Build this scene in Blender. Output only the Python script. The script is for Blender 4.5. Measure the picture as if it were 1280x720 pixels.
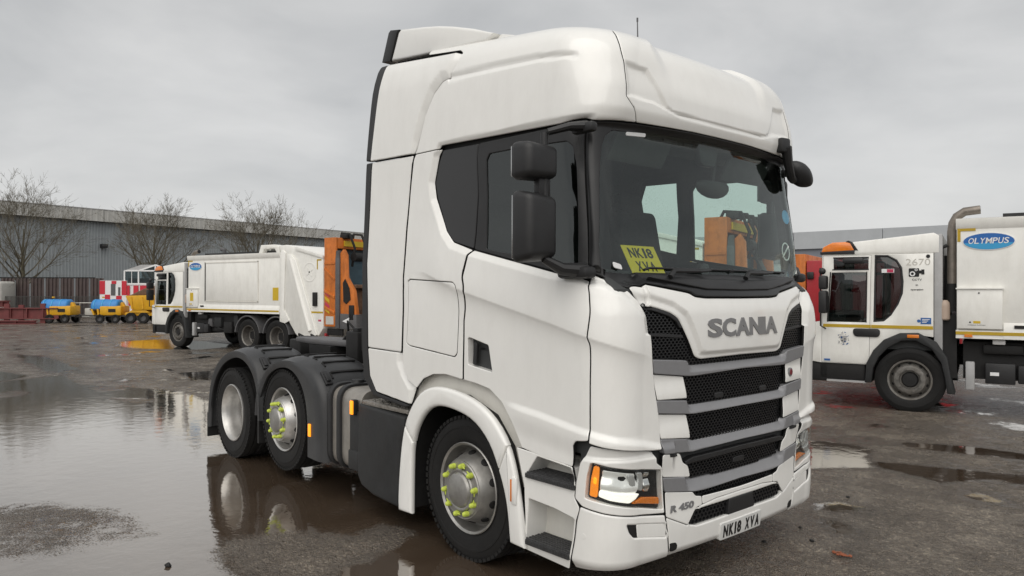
import bpy, bmesh, math, random
import numpy as np
from math import radians, sin, cos, pi, atan2, sqrt
from mathutils import Vector, Matrix
from mathutils.geometry import delaunay_2d_cdt

scene = bpy.context.scene
for ob in list(bpy.data.objects):
    bpy.data.objects.remove(ob)
random.seed(7); rng = np.random.default_rng(7)

# ------------------------------------------------------------------ camera
cam_d = bpy.data.cameras.new("camera"); cam = bpy.data.objects.new("camera", cam_d)
scene.collection.objects.link(cam); scene.camera = cam
YAW, PIT, ROL = radians(138.613), radians(.197), radians(.128)
_F = Vector((cos(YAW)*cos(PIT), sin(YAW)*cos(PIT), sin(PIT)))
_R = Vector((sin(YAW), -cos(YAW), 0)); _U = _R.cross(_F)
_R, _U = _R*cos(ROL)+_U*sin(ROL), _U*cos(ROL)-_R*sin(ROL)
M = Matrix((_R, _U, -_F)).transposed().to_4x4(); M.translation = Vector((3.95, -4.358, 1.85))
cam.matrix_world = M
cam_d.sensor_width = 36; cam_d.lens = 930.6/1280*36; cam_d.clip_end = 3000; cam_d.clip_start = .05

# ------------------------------------------------------------------ world, sun, exposure
SUN_AZ, SUN_EL = radians(-52), radians(50)
w = bpy.data.worlds.new("World"); scene.world = w; w.use_nodes = True
nt = w.node_tree; nt.nodes.clear()
def N(t, tree=None, **k):
    n = (tree or nt).nodes.new(t)
    for a, b in k.items(): setattr(n, a, b)
    return n
out = N('ShaderNodeOutputWorld'); bg = N('ShaderNodeBackground'); bg.inputs[1].default_value = .1
sky = N('ShaderNodeTexSky', sky_type='NISHITA', sun_disc=False, sun_elevation=SUN_EL,
        sun_rotation=atan2(cos(SUN_AZ), sin(SUN_AZ)), air_density=1.0, dust_density=3.0)
tc = N('ShaderNodeTexCoord'); sep = N('ShaderNodeSeparateXYZ')
nt.links.new(tc.outputs['Generated'], sep.inputs[0])
mp = N('ShaderNodeMapping'); mp.inputs['Scale'].default_value = (1, 1, 2.6)
nt.links.new(tc.outputs['Generated'], mp.inputs[0])
nz = N('ShaderNodeTexNoise'); nz.inputs['Scale'].default_value = 2.4; nz.inputs['Detail'].default_value = 6; nz.inputs['Roughness'].default_value = .52
nz.inputs['Distortion'].default_value = .4
nt.links.new(mp.outputs[0], nz.inputs[0])
cr = N('ShaderNodeValToRGB'); cr.color_ramp.elements[0].position = .28; cr.color_ramp.elements[1].position = .62
cr.color_ramp.elements[0].color = (3.85, 3.9, 3.92, 1); cr.color_ramp.elements[1].color = (5.45, 5.43, 5.36, 1)
nt.links.new(nz.outputs[0], cr.inputs[0])
gr = N('ShaderNodeMapRange'); gr.inputs[1].default_value = 0; gr.inputs[2].default_value = .45; gr.inputs[3].default_value = 1.1; gr.inputs[4].default_value = .93
nt.links.new(sep.outputs[2], gr.inputs[0])
vm = N('ShaderNodeVectorMath', operation='SCALE'); nt.links.new(cr.outputs[0], vm.inputs[0]); nt.links.new(gr.outputs[0], vm.inputs['Scale'])
mx = N('ShaderNodeMix', data_type='RGBA'); mx.inputs[0].default_value = .93
nt.links.new(sky.outputs[0], mx.inputs[6]); nt.links.new(vm.outputs[0], mx.inputs[7])
nt.links.new(mx.outputs[2], bg.inputs[0]); nt.links.new(bg.outputs[0], out.inputs[0])

sun_d = bpy.data.lights.new("sun", 'SUN'); sun = bpy.data.objects.new("sun", sun_d); scene.collection.objects.link(sun)
sun_d.energy = 1.5; sun_d.angle = radians(75); sun_d.color = (1, .965, .91)
sd_ = Vector((cos(SUN_EL)*cos(SUN_AZ), cos(SUN_EL)*sin(SUN_AZ), sin(SUN_EL)))
sun.rotation_euler = sd_.to_track_quat('Z', 'Y').to_euler()
scene.view_settings.view_transform = 'Standard'; scene.view_settings.look = 'None'
scene.view_settings.exposure = 0.36; scene.view_settings.gamma = 1
scene.cycles.max_bounces = 8; scene.cycles.transparent_max_bounces = 12; scene.cycles.glossy_bounces = 4; scene.cycles.diffuse_bounces = 3

# ------------------------------------------------------------------ materials
def mat(name, col, rough=.5, metal=0, coat=0, noise=0, nscale=6, bump=0, bscale=40, dirt=0, spec=.5, emit=None, es=0, dcol=(.16,.12,.08)):
    m = bpy.data.materials.new(name); m.use_nodes = True; t = m.node_tree
    b = t.nodes['Principled BSDF']; L = t.links.new
    b.inputs['Base Color'].default_value = (*col, 1); b.inputs['Roughness'].default_value = rough; b.inputs['Metallic'].default_value = metal
    b.inputs['Coat Weight'].default_value = coat; b.inputs['Coat Roughness'].default_value = .06; b.inputs['Specular IOR Level'].default_value = spec
    co = N('ShaderNodeTexCoord', t)
    if noise or dirt:
        n = N('ShaderNodeTexNoise', t); n.inputs['Scale'].default_value = nscale; n.inputs['Detail'].default_value = 6; n.inputs['Roughness'].default_value = .65
        L(co.outputs['Object'], n.inputs[0])
        mr = N('ShaderNodeMapRange', t); mr.inputs[1].default_value = .3; mr.inputs[2].default_value = .7; mr.inputs[3].default_value = 1-noise; mr.inputs[4].default_value = 1+noise*.6
        L(n.outputs[0], mr.inputs[0])
        v = N('ShaderNodeVectorMath', t, operation='SCALE'); v.inputs[0].default_value = col; L(mr.outputs[0], v.inputs['Scale'])
        src = v.outputs[0]
        if dirt:
            n2 = N('ShaderNodeTexNoise', t); n2.inputs['Scale'].default_value = 2.3; n2.inputs['Detail'].default_value = 9; n2.inputs['Roughness'].default_value = .72
            mpn = N('ShaderNodeMapping', t); mpn.inputs['Scale'].default_value = (2.2, 2.2, .7); L(co.outputs['Object'], mpn.inputs[0]); L(mpn.outputs[0], n2.inputs[0])
            m2 = N('ShaderNodeMapRange', t); m2.inputs[1].default_value = .45; m2.inputs[2].default_value = .85; m2.inputs[3].default_value = 0; m2.inputs[4].default_value = dirt
            L(n2.outputs[0], m2.inputs[0])
            mm = N('ShaderNodeMix', t, data_type='RGBA'); L(m2.outputs[0], mm.inputs[0]); L(src, mm.inputs[6]); mm.inputs[7].default_value = (*dcol, 1)
            src = mm.outputs[2]
            ra = N('ShaderNodeMath', t, operation='ADD'); ra.inputs[1].default_value = rough; L(m2.outputs[0], ra.inputs[0]); L(ra.outputs[0], b.inputs['Roughness'])
        L(src, b.inputs['Base Color'])
    if bump:
        n3 = N('ShaderNodeTexNoise', t); n3.inputs['Scale'].default_value = bscale; n3.inputs['Detail'].default_value = 3; L(co.outputs['Object'], n3.inputs[0])
        bp = N('ShaderNodeBump', t); bp.inputs['Strength'].default_value = bump; bp.inputs['Distance'].default_value = .01
        L(n3.outputs[0], bp.inputs['Height']); L(bp.outputs[0], b.inputs['Normal'])
    if emit:
        b.inputs['Emission Color'].default_value = (*emit, 1); b.inputs['Emission Strength'].default_value = es
    return m

def glass(name, tint, ior=1.45, drops=0.0, rough=.0):
    m = bpy.data.materials.new(name); m.use_nodes = True; t = m.node_tree; t.nodes.clear(); L = t.links.new
    o = N('ShaderNodeOutputMaterial', t); mixs = N('ShaderNodeMixShader', t)
    tr = N('ShaderNodeBsdfTransparent', t); tr.inputs[0].default_value = (*tint, 1)
    gl = N('ShaderNodeBsdfGlossy', t); gl.inputs['Roughness'].default_value = .02; gl.inputs[0].default_value = (.95, 1, 1, 1)
    # thin pane: the same reflectance from both sides (Schlick), no total reflection inside
    ge = N('ShaderNodeNewGeometry', t); dt = N('ShaderNodeVectorMath', t, operation='DOT_PRODUCT'); L(ge.outputs['Normal'], dt.inputs[0]); L(ge.outputs['Incoming'], dt.inputs[1])
    ab = N('ShaderNodeMath', t, operation='ABSOLUTE'); L(dt.outputs['Value'], ab.inputs[0])
    om = N('ShaderNodeMath', t, operation='SUBTRACT'); om.inputs[0].default_value = 1; L(ab.outputs[0], om.inputs[1])
    pw = N('ShaderNodeMath', t, operation='POWER'); pw.inputs[1].default_value = 5; L(om.outputs[0], pw.inputs[0])
    f0 = ((ior-1)/(ior+1))**2; fr = N('ShaderNodeMapRange', t); fr.inputs[3].default_value = f0; fr.inputs[4].default_value = 1; L(pw.outputs[0], fr.inputs[0])
    L(fr.outputs[0], mixs.inputs[0]); L(tr.outputs[0], mixs.inputs[1])
    if drops:   # fine rain drops and grime that scatter a little light
        co = N('ShaderNodeTexCoord', t); vo = N('ShaderNodeTexVoronoi', t); vo.inputs['Scale'].default_value = 85; L(co.outputs['Object'], vo.inputs[0])
        mr = N('ShaderNodeMapRange', t); mr.inputs[1].default_value = .16; mr.inputs[2].default_value = .30; mr.inputs[3].default_value = drops; mr.inputs[4].default_value = 0
        L(vo.outputs['Distance'], mr.inputs[0])
        n = N('ShaderNodeTexNoise', t); n.inputs['Scale'].default_value = 4; n.inputs['Detail'].default_value = 4; L(co.outputs['Object'], n.inputs[0])
        mr2 = N('ShaderNodeMapRange', t); mr2.inputs[1].default_value = .42; mr2.inputs[2].default_value = .62; L(n.outputs[0], mr2.inputs[0])
        mu = N('ShaderNodeMath', t, operation='MULTIPLY'); L(mr.outputs[0], mu.inputs[0]); L(mr2.outputs[0], mu.inputs[1])
        df = N('ShaderNodeBsdfDiffuse', t); df.inputs[0].default_value = (.16, .17, .16, 1)
        m2 = N('ShaderNodeMixShader', t); L(mu.outputs[0], m2.inputs[0]); L(gl.outputs[0], mixs.inputs[2]); L(mixs.outputs[0], m2.inputs[1]); L(df.outputs[0], m2.inputs[2])
        L(m2.outputs[0], o.inputs[0])
    else:
        L(gl.outputs[0], mixs.inputs[2]); L(mixs.outputs[0], o.inputs[0])
    return m

MT = dict(
 white=mat('white_paint', (.88, .872, .84), .30, coat=.7, noise=.025, nscale=3, dirt=.10),
 whiteb=mat('white_paint_dirty', (.80, .78, .72), .4, coat=.3, noise=.05, nscale=4, dirt=.20),
 lorry=mat('lorry_white', (.87, .86, .815), .40, coat=.35, noise=.05, nscale=3, dirt=.22, dcol=(.28, .24, .17)),
 silver=mat('grille_grey', (.27, .27, .28), .38, metal=.25, noise=.05, nscale=20),
 black=mat('black_plastic', (.018, .018, .019), .48, noise=.2, nscale=8, bump=.1, bscale=220),
 blackg=mat('black_gloss', (.012, .012, .013), .35, noise=.15, nscale=10),
 dark=mat('dark_plastic', (.019, .020, .021), .6, noise=.3, nscale=5, bump=.15, bscale=160, dirt=.25, dcol=(.07, .065, .06)),
 guard=mat('mudguard_plastic', (.034, .035, .037), .42, noise=.25, nscale=4, bump=.12, bscale=140, dirt=.2, dcol=(.08, .07, .06)),
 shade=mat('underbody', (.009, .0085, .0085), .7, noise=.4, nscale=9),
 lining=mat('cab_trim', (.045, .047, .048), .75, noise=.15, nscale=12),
 liningl=mat('cab_trim_light', (.13, .13, .13), .8, noise=.12, nscale=12),
 seat=mat('seat_cloth', (.035, .036, .038), .9, noise=.3, nscale=30),
 rubber=mat('tyre_rubber', (.009, .0088, .0088), .68, noise=.35, nscale=7, bump=.2, bscale=120, spec=.35, dirt=.18, dcol=(.05, .042, .036)),
 alu=mat('wheel_metal', (.58, .57, .55), .36, metal=.85, noise=.18, nscale=9, dirt=.35, dcol=(.12, .10, .08)),
 alud=mat('wheel_metal_dark', (.40, .39, .37), .40, metal=.8, noise=.2, nscale=12, dirt=.3, dcol=(.09, .08, .06)),
 rimold=mat('lorry_rim', (.20, .19, .175), .5, metal=.5, noise=.3, nscale=14, dirt=.55, dcol=(.10, .065, .04)),
 steel=mat('tank_steel', (.40, .375, .34), .42, metal=.7, noise=.2, nscale=6, dirt=.5, dcol=(.22, .18, .14)),
 neon=mat('neon_plastic', (.58, .68, .10), .45, noise=.15, nscale=30),
 amber=mat('amber_lens', (.75, .20, .01), .15, coat=.6, bump=.6, bscale=120),
 amberlit=mat('amber_lamp', (.9, .30, .02), .2, emit=(1, .30, .01), es=1.0, bump=.4, bscale=150),
 amberin=mat('indicator_lens', (.8, .22, .01), .2, emit=(1, .30, .02), es=.35, coat=.6, bump=.6, bscale=120),
 drl=mat('lamp_lit', (.9, .9, .85), .2, emit=(1, .97, .85), es=.45, bump=.5, bscale=90),
 lampin=mat('lamp_inside', (.62, .63, .63), .22, metal=.55, bump=.5, bscale=18),
 lampglow=mat('lamp_inside_lit', (.66, .67, .66), .2, metal=.5, bump=.5, bscale=18, emit=(1, .98, .9), es=.16),
 chrome=mat('reflector', (.75, .75, .74), .12, metal=1, bump=.25, bscale=14),
 platew=mat('plate_white', (.72, .72, .70), .35, noise=.04, nscale=20),
 ink=mat('black_ink', (.01, .01, .011), .4),
 greyt=mat('badge_grey', (.24, .24, .245), .35, metal=.3),
 yellowc=mat('yellow_card', (.72, .55, .03), .6),
 red=mat('red_paint', (.42, .02, .03), .4, coat=.3, noise=.1, dirt=.25),
 maroon=mat('red_oxide_steel', (.16, .035, .035), .6, noise=.25, nscale=4, dirt=.3),
 orange=mat('orange_paint', (.62, .17, .02), .5, coat=.1, noise=.2, nscale=5, dirt=.75, dcol=(.12, .05, .025)),
 amberb=mat('beacon_amber', (.85, .22, .01), .2, coat=.6, noise=.2, nscale=12),
 yellow=mat('yellow_paint', (.72, .38, .01), .45, noise=.12, dirt=.3),
 gold=mat('stripe_yellow', (.50, .33, .02), .5, noise=.1),
 blue=mat('tank_blue', (.03, .22, .55), .4, noise=.15, nscale=3),
 logob=mat('logo_blue', (.02, .13, .42), .35), logoc=mat('logo_light_blue', (.04, .33, .62), .35),
 logop=mat('logo_deep_blue', (.035, .05, .25), .35),
 wtext=mat('white_ink', (.80, .80, .80), .4), ghost=mat('ghost_ink', (.60, .58, .53), .5), ghost2=mat('ghost_ink_roof', (.83, .80, .73), .32, coat=.4),
 brick=mat('brick_red', (.30, .09, .04), .8, noise=.3),
 rust=mat('old_soil', (.16, .09, .055), .9, noise=.4, nscale=8, bump=.6, bscale=25),
 grey=mat('grey_panel', (.10, .10, .105), .55, noise=.2, dirt=.3), greyl=mat('light_grey_metal', (.42, .42, .42), .5, noise=.1, dirt=.3),
 checker=mat('tread_plate', (.36, .34, .31), .45, metal=.6, noise=.35, nscale=30, bump=1, bscale=70, dirt=.5),
 grip=mat('grip_black', (.055, .055, .057), .55, noise=.3, nscale=30, bump=.4, bscale=100),
 glass=glass('windscreen_glass', (.74, .85, .80), 1.75, drops=.22), sglass=glass('side_glass', (.30, .36, .34), 1.8, drops=.10), sglassl=glass('left_glass', (.80, .92, .87), 1.5, drops=.3),
 lglass=glass('lorry_glass', (.25, .30, .29), 1.6), clear=glass('lamp_cover', (.95, .96, .95), 1.4), fglass=glass('far_glass', (.45, .53, .55), 1.5),
 clad=mat('wall_cladding', (.30, .325, .34), .5, noise=.1, nscale=.8, dirt=.12), cladl=mat('fascia_cladding', (.46, .455, .43), .5, noise=.08, nscale=.8, dirt=.12),
 cladg=mat('grey_cladding', (.22, .235, .27), .55, noise=.06, nscale=.7), cladw=mat('pale_cladding', (.44, .46, .48), .55, noise=.06, nscale=.7),
 fence=mat('brown_steel', (.085, .062, .06), .6, noise=.25, nscale=3, dirt=.3), meshf=mat('dark_fence', (.05, .048, .045), .6),
 bark=mat('bark', (.10, .088, .055), .9, noise=.35, nscale=6), twig=mat('twig', (.13, .115, .085), .9, noise=.3, nscale=3),
 hydro=mat('off_white', (.55, .54, .50), .6, noise=.08, dirt=.2), concrete=mat('concrete', (.28, .27, .25), .8, noise=.15, dirt=.3),
 redsq=mat('red_square', (.55, .02, .04), .5), dashb=mat('dash_trim', (.04, .042, .043), .6, noise=.1),
 badge=mat('badge_red', (.20, .02, .03), .3), bottle=mat('beige_plastic', (.45, .35, .28), .5), pipe=mat('exhaust_steel', (.25, .22, .19), .45, metal=.6, noise=.25, nscale=8),
 bluesk=mat('sticker_blue', (.03, .12, .35), .4), redsk=mat('sticker_red', (.5, .04, .1), .4), yelsk=mat('sticker_yellow', (.62, .42, .02), .5),
 bluedoor=mat('blue_grey_panel', (.05, .10, .13), .4, noise=.2), curtain=mat('dark_blank', (.016, .016, .017), .38, coat=.15, noise=.1),
)

# ------------------------------------------------------------------ mesh helpers
COL = scene.collection
def link(name, me, m=None, parent=None):
    o = bpy.data.objects.new(name, me); COL.objects.link(o)
    if m: me.materials.append(MT[m] if isinstance(m, str) else m)
    if parent: o.parent = parent
    return o
def empty(name, loc=(0, 0, 0), rz=0, parent=None):
    o = bpy.data.objects.new(name, None); COL.objects.link(o); o.location = loc; o.rotation_euler = (0, 0, rz); o.empty_display_size = .2
    if parent: o.parent = parent
    return o
def tag(o, label, cat=None, group=None, kind=None):
    if label: o['label'] = label
    if cat: o['category'] = cat
    if group: o['group'] = group
    if kind: o['kind'] = kind
    return o
def copy_tree(o, parent=None):
    c = o.copy(); COL.objects.link(c); c.parent = parent
    for ch in list(o.children): copy_tree(ch, c)
    return c
def smooth(me, ang=35):
    me.polygons.foreach_set('use_smooth', [True]*len(me.polygons)); me.set_sharp_from_angle(angle=radians(ang))

class MB:
    def __init__(s): s.bm = bmesh.new()
    def box(s, c, d, rot=None, bev=0, seg=2):
        m = Matrix.Translation(c) @ (rot.to_4x4() if rot else Matrix()) @ Matrix.Diagonal((*d, 1))
        r = bmesh.ops.create_cube(s.bm, size=1, matrix=m)
        if bev:
            es = list({e for v in r['verts'] for e in v.link_edges})
            bmesh.ops.bevel(s.bm, geom=es, offset=bev, segments=seg, affect='EDGES', profile=.5)
        return s
    def span(s, x0, x1, y0, y1, z0, z1, bev=0):
        return s.box(((x0+x1)/2, (y0+y1)/2, (z0+z1)/2), (abs(x1-x0), abs(y1-y0), abs(z1-z0)), bev=bev)
    def tube(s, pts, r, n=8, cap=True, sq=1):
        pts = [Vector(p) for p in pts]; rs = r if isinstance(r, (list, tuple)) else [r]*len(pts)
        rings = []; up = None
        for i, p in enumerate(pts):
            t = (pts[min(i+1, len(pts)-1)]-pts[max(i-1, 0)]).normalized()
            if up is None:
                up = Vector((0, 0, 1)) if abs(t.z) < .9 else Vector((1, 0, 0))
            a = t.cross(up).normalized(); b = a.cross(t).normalized(); up = b
            rings.append([s.bm.verts.new(p+(a*cos(2*pi*k/n)+b*sin(2*pi*k/n)*sq)*rs[i]) for k in range(n)])
        for i in range(len(rings)-1):
            for k in range(n):
                s.bm.faces.new((rings[i][k], rings[i+1][k], rings[i+1][(k+1) % n], rings[i][(k+1) % n]))
        if cap:
            s.bm.faces.new(rings[0]); s.bm.faces.new(list(reversed(rings[-1])))
        return s
    def cyl(s, p0, p1, r, r1=None, n=20): return s.tube([p0, p1], [r, r if r1 is None else r1], n)
    def lathe(s, prof, o, axis, n=40):
        o = Vector(o); ax = Vector(axis).normalized(); a = ax.orthogonal().normalized(); b = ax.cross(a)
        rings = [[s.bm.verts.new(o+ax*h+(a*cos(2*pi*k/n)+b*sin(2*pi*k/n))*max(r, 1e-4)) for k in range(n)] for r, h in prof]
        for i in range(len(rings)-1):
            for k in range(n):
                s.bm.faces.new((rings[i][k], rings[i][(k+1) % n], rings[i+1][(k+1) % n], rings[i+1][k]))
        return s
    def prism(s, pts, f, d0, d1, bev=0, seg=2):
        A = [s.bm.verts.new(f(a, b, d0)) for a, b in pts]; B = [s.bm.verts.new(f(a, b, d1)) for a, b in pts]
        fs = [s.bm.faces.new(A), s.bm.faces.new(B)]
        n = len(pts)
        for i in range(n): fs.append(s.bm.faces.new((A[i], A[(i+1) % n], B[(i+1) % n], B[i])))
        bmesh.ops.recalc_face_normals(s.bm, faces=fs)
        if bev:
            es = list(set(fs[0].edges)|set(fs[1].edges))
            bmesh.ops.bevel(s.bm, geom=es, offset=bev, segments=seg, affect='EDGES', profile=.5)
        return s
    def quad(s, *p):
        s.bm.faces.new([s.bm.verts.new(q) for q in p]); return s
    def ball(s, c, r, n=12, sc=(1, 1, 1)):
        bmesh.ops.create_uvsphere(s.bm, u_segments=n, v_segments=n//2+1, radius=r, matrix=Matrix.Translation(c) @ Matrix.Diagonal((*sc, 1))); return s
    def mesh(s, name, ang=35, fix=True):
        if fix: bmesh.ops.recalc_face_normals(s.bm, faces=s.bm.faces)
        me = bpy.data.meshes.new(name); s.bm.to_mesh(me); s.bm.free(); smooth(me, ang); return me
    def build(s, name, m, parent=None, ang=35, fix=True): return link(name, s.mesh(name, ang, fix), m, parent)

XZ = lambda x, z, y: (x, y, z)      # side outline extruded across y
YZ = lambda y, z, x: (x, y, z)
XY = lambda x, y, z: (x, y, z)

def sdf(P, poly):
    P = np.asarray(P, float); Q = np.asarray(poly, float); A = Q; B = np.roll(Q, -1, 0)
    d = np.full(len(P), 1e9); ins = np.zeros(len(P), bool)
    for a, b in zip(A, B):
        e = b-a; w_ = P-a; t = np.clip((w_@e)/(e@e+1e-12), 0, 1); r = w_-t[:, None]*e
        d = np.minimum(d, (r*r).sum(1))
        c = (a[1] > P[:, 1]) != (b[1] > P[:, 1])
        with np.errstate(divide='ignore', invalid='ignore'):
            ins ^= c & (P[:, 0] < (b[0]-a[0])*(P[:, 1]-a[1])/(b[1]-a[1]+1e-15)+a[0])
    return np.where(ins, -1, 1)*np.sqrt(d)
def area(q): q = np.asarray(q); x, y = q[:, 0], q[:, 1]; return .5*np.sum(x*np.roll(y, -1)-y*np.roll(x, -1))
def roundc(q, r, n=4):
    q = [np.array(p, float) for p in q]; o = []
    for i in range(len(q)):
        p, a, b = q[i], q[i-1], q[(i+1) % len(q)]
        la, lb = np.linalg.norm(a-p), np.linalg.norm(b-p); t = min(r, la*.45, lb*.45)
        p0 = p+(a-p)/la*t; p1 = p+(b-p)/lb*t
        for k in range(n+1):
            s = k/n; o.append((1-s)**2*p0+2*s*(1-s)*p+s*s*p1)
    return o
def resample(q, st):
    o = []; q = np.asarray(q, float)
    for i in range(len(q)):
        a, b = q[i], q[(i+1) % len(q)]; L_ = np.linalg.norm(b-a)
        if L_ < 1e-5: continue
        n = max(1, int(round(L_/st)))
        for k in range(n): o.append(a+(b-a)*k/n)
    return np.array(o)
def inset(q, d):
    a = np.roll(q, 1, 0); b = np.roll(q, -1, 0)
    e1 = q-a; e2 = b-q; e1 /= np.linalg.norm(e1, axis=1)[:, None]+1e-12; e2 /= np.linalg.norm(e2, axis=1)[:, None]+1e-12
    n = np.stack([-(e1[:, 1]+e2[:, 1]), e1[:, 0]+e2[:, 0]], 1); l = np.linalg.norm(n, axis=1)[:, None]+1e-9
    return q+n/l*d*np.minimum(2/l, 1.8)
def tri2d(outl, holes, st, edge):
    """rings (outer ccw, holes cw), interior grid, constrained triangles"""
    rings = []
    for k, q in enumerate([outl]+list(holes)):
        q = np.asarray(q, float)
        if (area(q) > 0) != (k == 0): q = q[::-1]
        rings.append(resample(q, st))
    pts = []; es = []; info = []
    for r in rings:
        for lev, rr in ((0, r), (1, inset(r, edge))):
            b0 = len(pts); n = len(rr)
            pts += list(rr); info += [lev]*n; es += [(b0+i, b0+(i+1) % n) for i in range(n)]
    q = rings[0]; lo, hi = q.min(0), q.max(0)
    gx, gy = np.meshgrid(np.arange(lo[0]+st*.5, hi[0], st), np.arange(lo[1]+st*.5, hi[1], st)); G = np.stack([gx.ravel(), gy.ravel()], 1)
    if len(G):
        k = sdf(G, rings[0]) < -(edge+.35*st)
        for h in rings[1:]: k &= sdf(G, h) > edge+.35*st
        G = G[k]; pts += list(G); info += [2]*len(G)
    v, e, f, ov, _, _ = delaunay_2d_cdt([Vector((float(p[0]), float(p[1]))) for p in pts], es, [], 0, 1e-6)
    V = np.array([(p.x, p.y) for p in v]); lev = np.array([info[o[0]] if o else 2 for o in ov])
    m = {}
    for i, o in enumerate(ov):
        for k in o: m[k] = i
    T = np.array([t for t in f if len(t) == 3]); cen = V[T].mean(1)
    k = sdf(cen, rings[0]) < 0
    for h in rings[1:]: k &= sdf(cen, h) > 0
    T = T[k]; ar = np.array([(V[t[1]][0]-V[t[0]][0])*(V[t[2]][1]-V[t[0]][1])-(V[t[1]][1]-V[t[0]][1])*(V[t[2]][0]-V[t[0]][0]) for t in T])
    T = T[np.abs(ar) > 1e-9]; ar = ar[np.abs(ar) > 1e-9]; T = np.where((ar > 0)[:, None], T, T[:, ::-1])
    rid = []; b0 = 0; par = np.full(len(V), -1)
    for r in rings:
        n = len(r); rid.append([m[b0+i] for i in range(n)])
        for i in range(n): par[m[b0+i]] = m[b0+n+i]
        b0 += 2*n
    return V, lev, T, rid, par
def skin(name, V, lev, T, rid, pos, nrm, drop, thick, hthick, m, parent, ang=40, vn=None, par=None, gap_shade=None):
    P = pos-nrm*np.where(lev == 0, drop, 0)[:, None]
    verts = [tuple(p) for p in P]; faces = [tuple(int(i) for i in t) for t in T]
    for k, r in enumerate(rid):
        b = len(verts); th = thick if k == 0 else hthick
        if th <= 0: continue
        verts += [tuple(P[i]-nrm[i]*th) for i in r]; n = len(r)
        faces += [(b+i, b+(i+1) % n, r[(i+1) % n], r[i]) for i in range(n)]
    me = bpy.data.meshes.new(name); me.from_pydata(verts, [], faces); smooth(me, ang)
    if gap_shade and thick > 0:      # shade of the panel gaps, painted near black on the outer side wall
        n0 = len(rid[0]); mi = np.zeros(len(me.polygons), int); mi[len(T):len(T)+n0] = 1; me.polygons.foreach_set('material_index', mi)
    if vn is not None:      # exact normals of the pressed sheet, rolled over at the edge
        vn = vn.copy(); k = np.where((lev == 0) & (par >= 0))[0]
        o = P[k]-P[par[k]]; o /= np.linalg.norm(o, axis=1)[:, None]+1e-9
        e = vn[k]+o*.8; vn[k] = e/np.linalg.norm(e, axis=1)[:, None]
        nl = len(me.loops); out_ = np.zeros((nl, 3)); out_[:3*len(T)] = vn[T.ravel()]
        fn = np.zeros(len(me.polygons)*3); me.polygons.foreach_get('normal', fn); fn = fn.reshape(-1, 3)
        if nl > 3*len(T): out_[3*len(T):] = np.repeat(fn[len(T):], 4, 0)
        me.normals_split_custom_set([tuple(x) for x in out_])
    o_ = link(name, me, m, parent)
    if gap_shade: me.materials.append(MT[gap_shade])
    return o_
def plate(name, outl, f, nrm, m, parent, holes=(), thick=.02, edge=.004, st=.3, rnd=0):
    """flat panel with real openings; f(a,b) -> point, nrm outward normal (a,b,nrm right handed or not: fixed here)"""
    if rnd: outl = roundc(outl, rnd)
    V, lev, T, rid, par = tri2d(outl, holes, st, edge)
    pos = np.array([f(*p) for p in V], float); nn = np.tile(np.array(nrm, float), (len(V), 1))
    t = T[0]; g = np.cross(pos[t[1]]-pos[t[0]], pos[t[2]]-pos[t[0]])
    if g@nn[0] < 0: T = T[:, ::-1]; rid = [r[::-1] for r in rid]
    return skin(name, V, lev, T, rid, pos, nn, edge*.6, thick, thick, m, parent)
def text_mesh(s, bold=0, ext=0, res=3):
    c = bpy.data.curves.new('lettering', 'FONT'); c.body = s; c.offset = bold; c.extrude = 0; c.resolution_u = res
    o = bpy.data.objects.new('lettering', c); COL.objects.link(o)
    dg = bpy.context.evaluated_depsgraph_get(); me = bpy.data.meshes.new_from_object(o.evaluated_get(dg))
    bpy.data.objects.remove(o); bpy.data.curves.remove(c)
    return me
def lettering(s, f, w_, h_, m, parent, bold=0, name='lettering', depth=.003, per=None, slant=0):
    """s is fitted in a w_ x h_ box centred on 0; f(a,b,d)->point"""
    if bold or per is not None: pass
    me = text_mesh(s, bold); co = np.zeros(len(me.vertices)*3); me.vertices.foreach_get('co', co); co = co.reshape(-1, 3)
    lo, hi = co.min(0), co.max(0)
    co[:, 0] = ((co[:, 0]-lo[0])/(hi[0]-lo[0])-.5)*w_; co[:, 1] = ((co[:, 1]-lo[1])/(hi[1]-lo[1])-.5)*h_; co[:, 0] += co[:, 1]*slant
    bm = bmesh.new(); bm.from_mesh(me)
    for v_, c in zip(bm.verts, co): v_.co = (c[0], c[1], 0)
    bmesh.ops.triangulate(bm, faces=bm.faces)
    if depth:
        r = bmesh.ops.extrude_face_region(bm, geom=list(bm.faces)); 
        for g in r['geom']:
            if isinstance(g, bmesh.types.BMVert): g.co.z = depth
    if per:  # one object per letter: connected islands grouped by centre
        pass
    for v_ in bm.verts: v_.co = f(v_.co.x, v_.co.y, v_.co.z)
    bmesh.ops.recalc_face_normals(bm, faces=bm.faces)
    bpy.data.meshes.remove(me); me = bpy.data.meshes.new(name); bm.to_mesh(me); bm.free(); smooth(me, 30)
    return link(name, me, m, parent)
def letters(s, f, w_, h_, m, parent, gap=.12, widths=None, bold=0, depth=.003, slant=0, name='letter'):
    """each character its own object"""
    widths = widths or [.45 if c in 'I1' else .6 if c == ' ' else 1 for c in s]
    tot = sum(widths)+gap*(len(s)-1); u = w_/tot; x = -w_/2
    for c, k in zip(s, widths):
        if c != ' ':
            cx = x+k*u/2
            lettering(c, (lambda a, b, d, cx=cx: f(a+cx, b, d)), k*u, h_, m, parent, bold, name, depth, slant=slant)
        x += (k+gap)*u
def lr(a,b,x): return np.clip((x-a)/(b-a),0,1)
def ss(a,b,x):
    t=np.clip((x-a)/(b-a),0,1); return t*t*(3-2*t)
ZK=np.array([.2,.3,.45,.6,.9,1.3,1.5,1.7,1.8,1.88,1.95,2.2,2.82,2.87,2.95,3.05,3.2,3.32,3.40,3.45,3.48])
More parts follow.
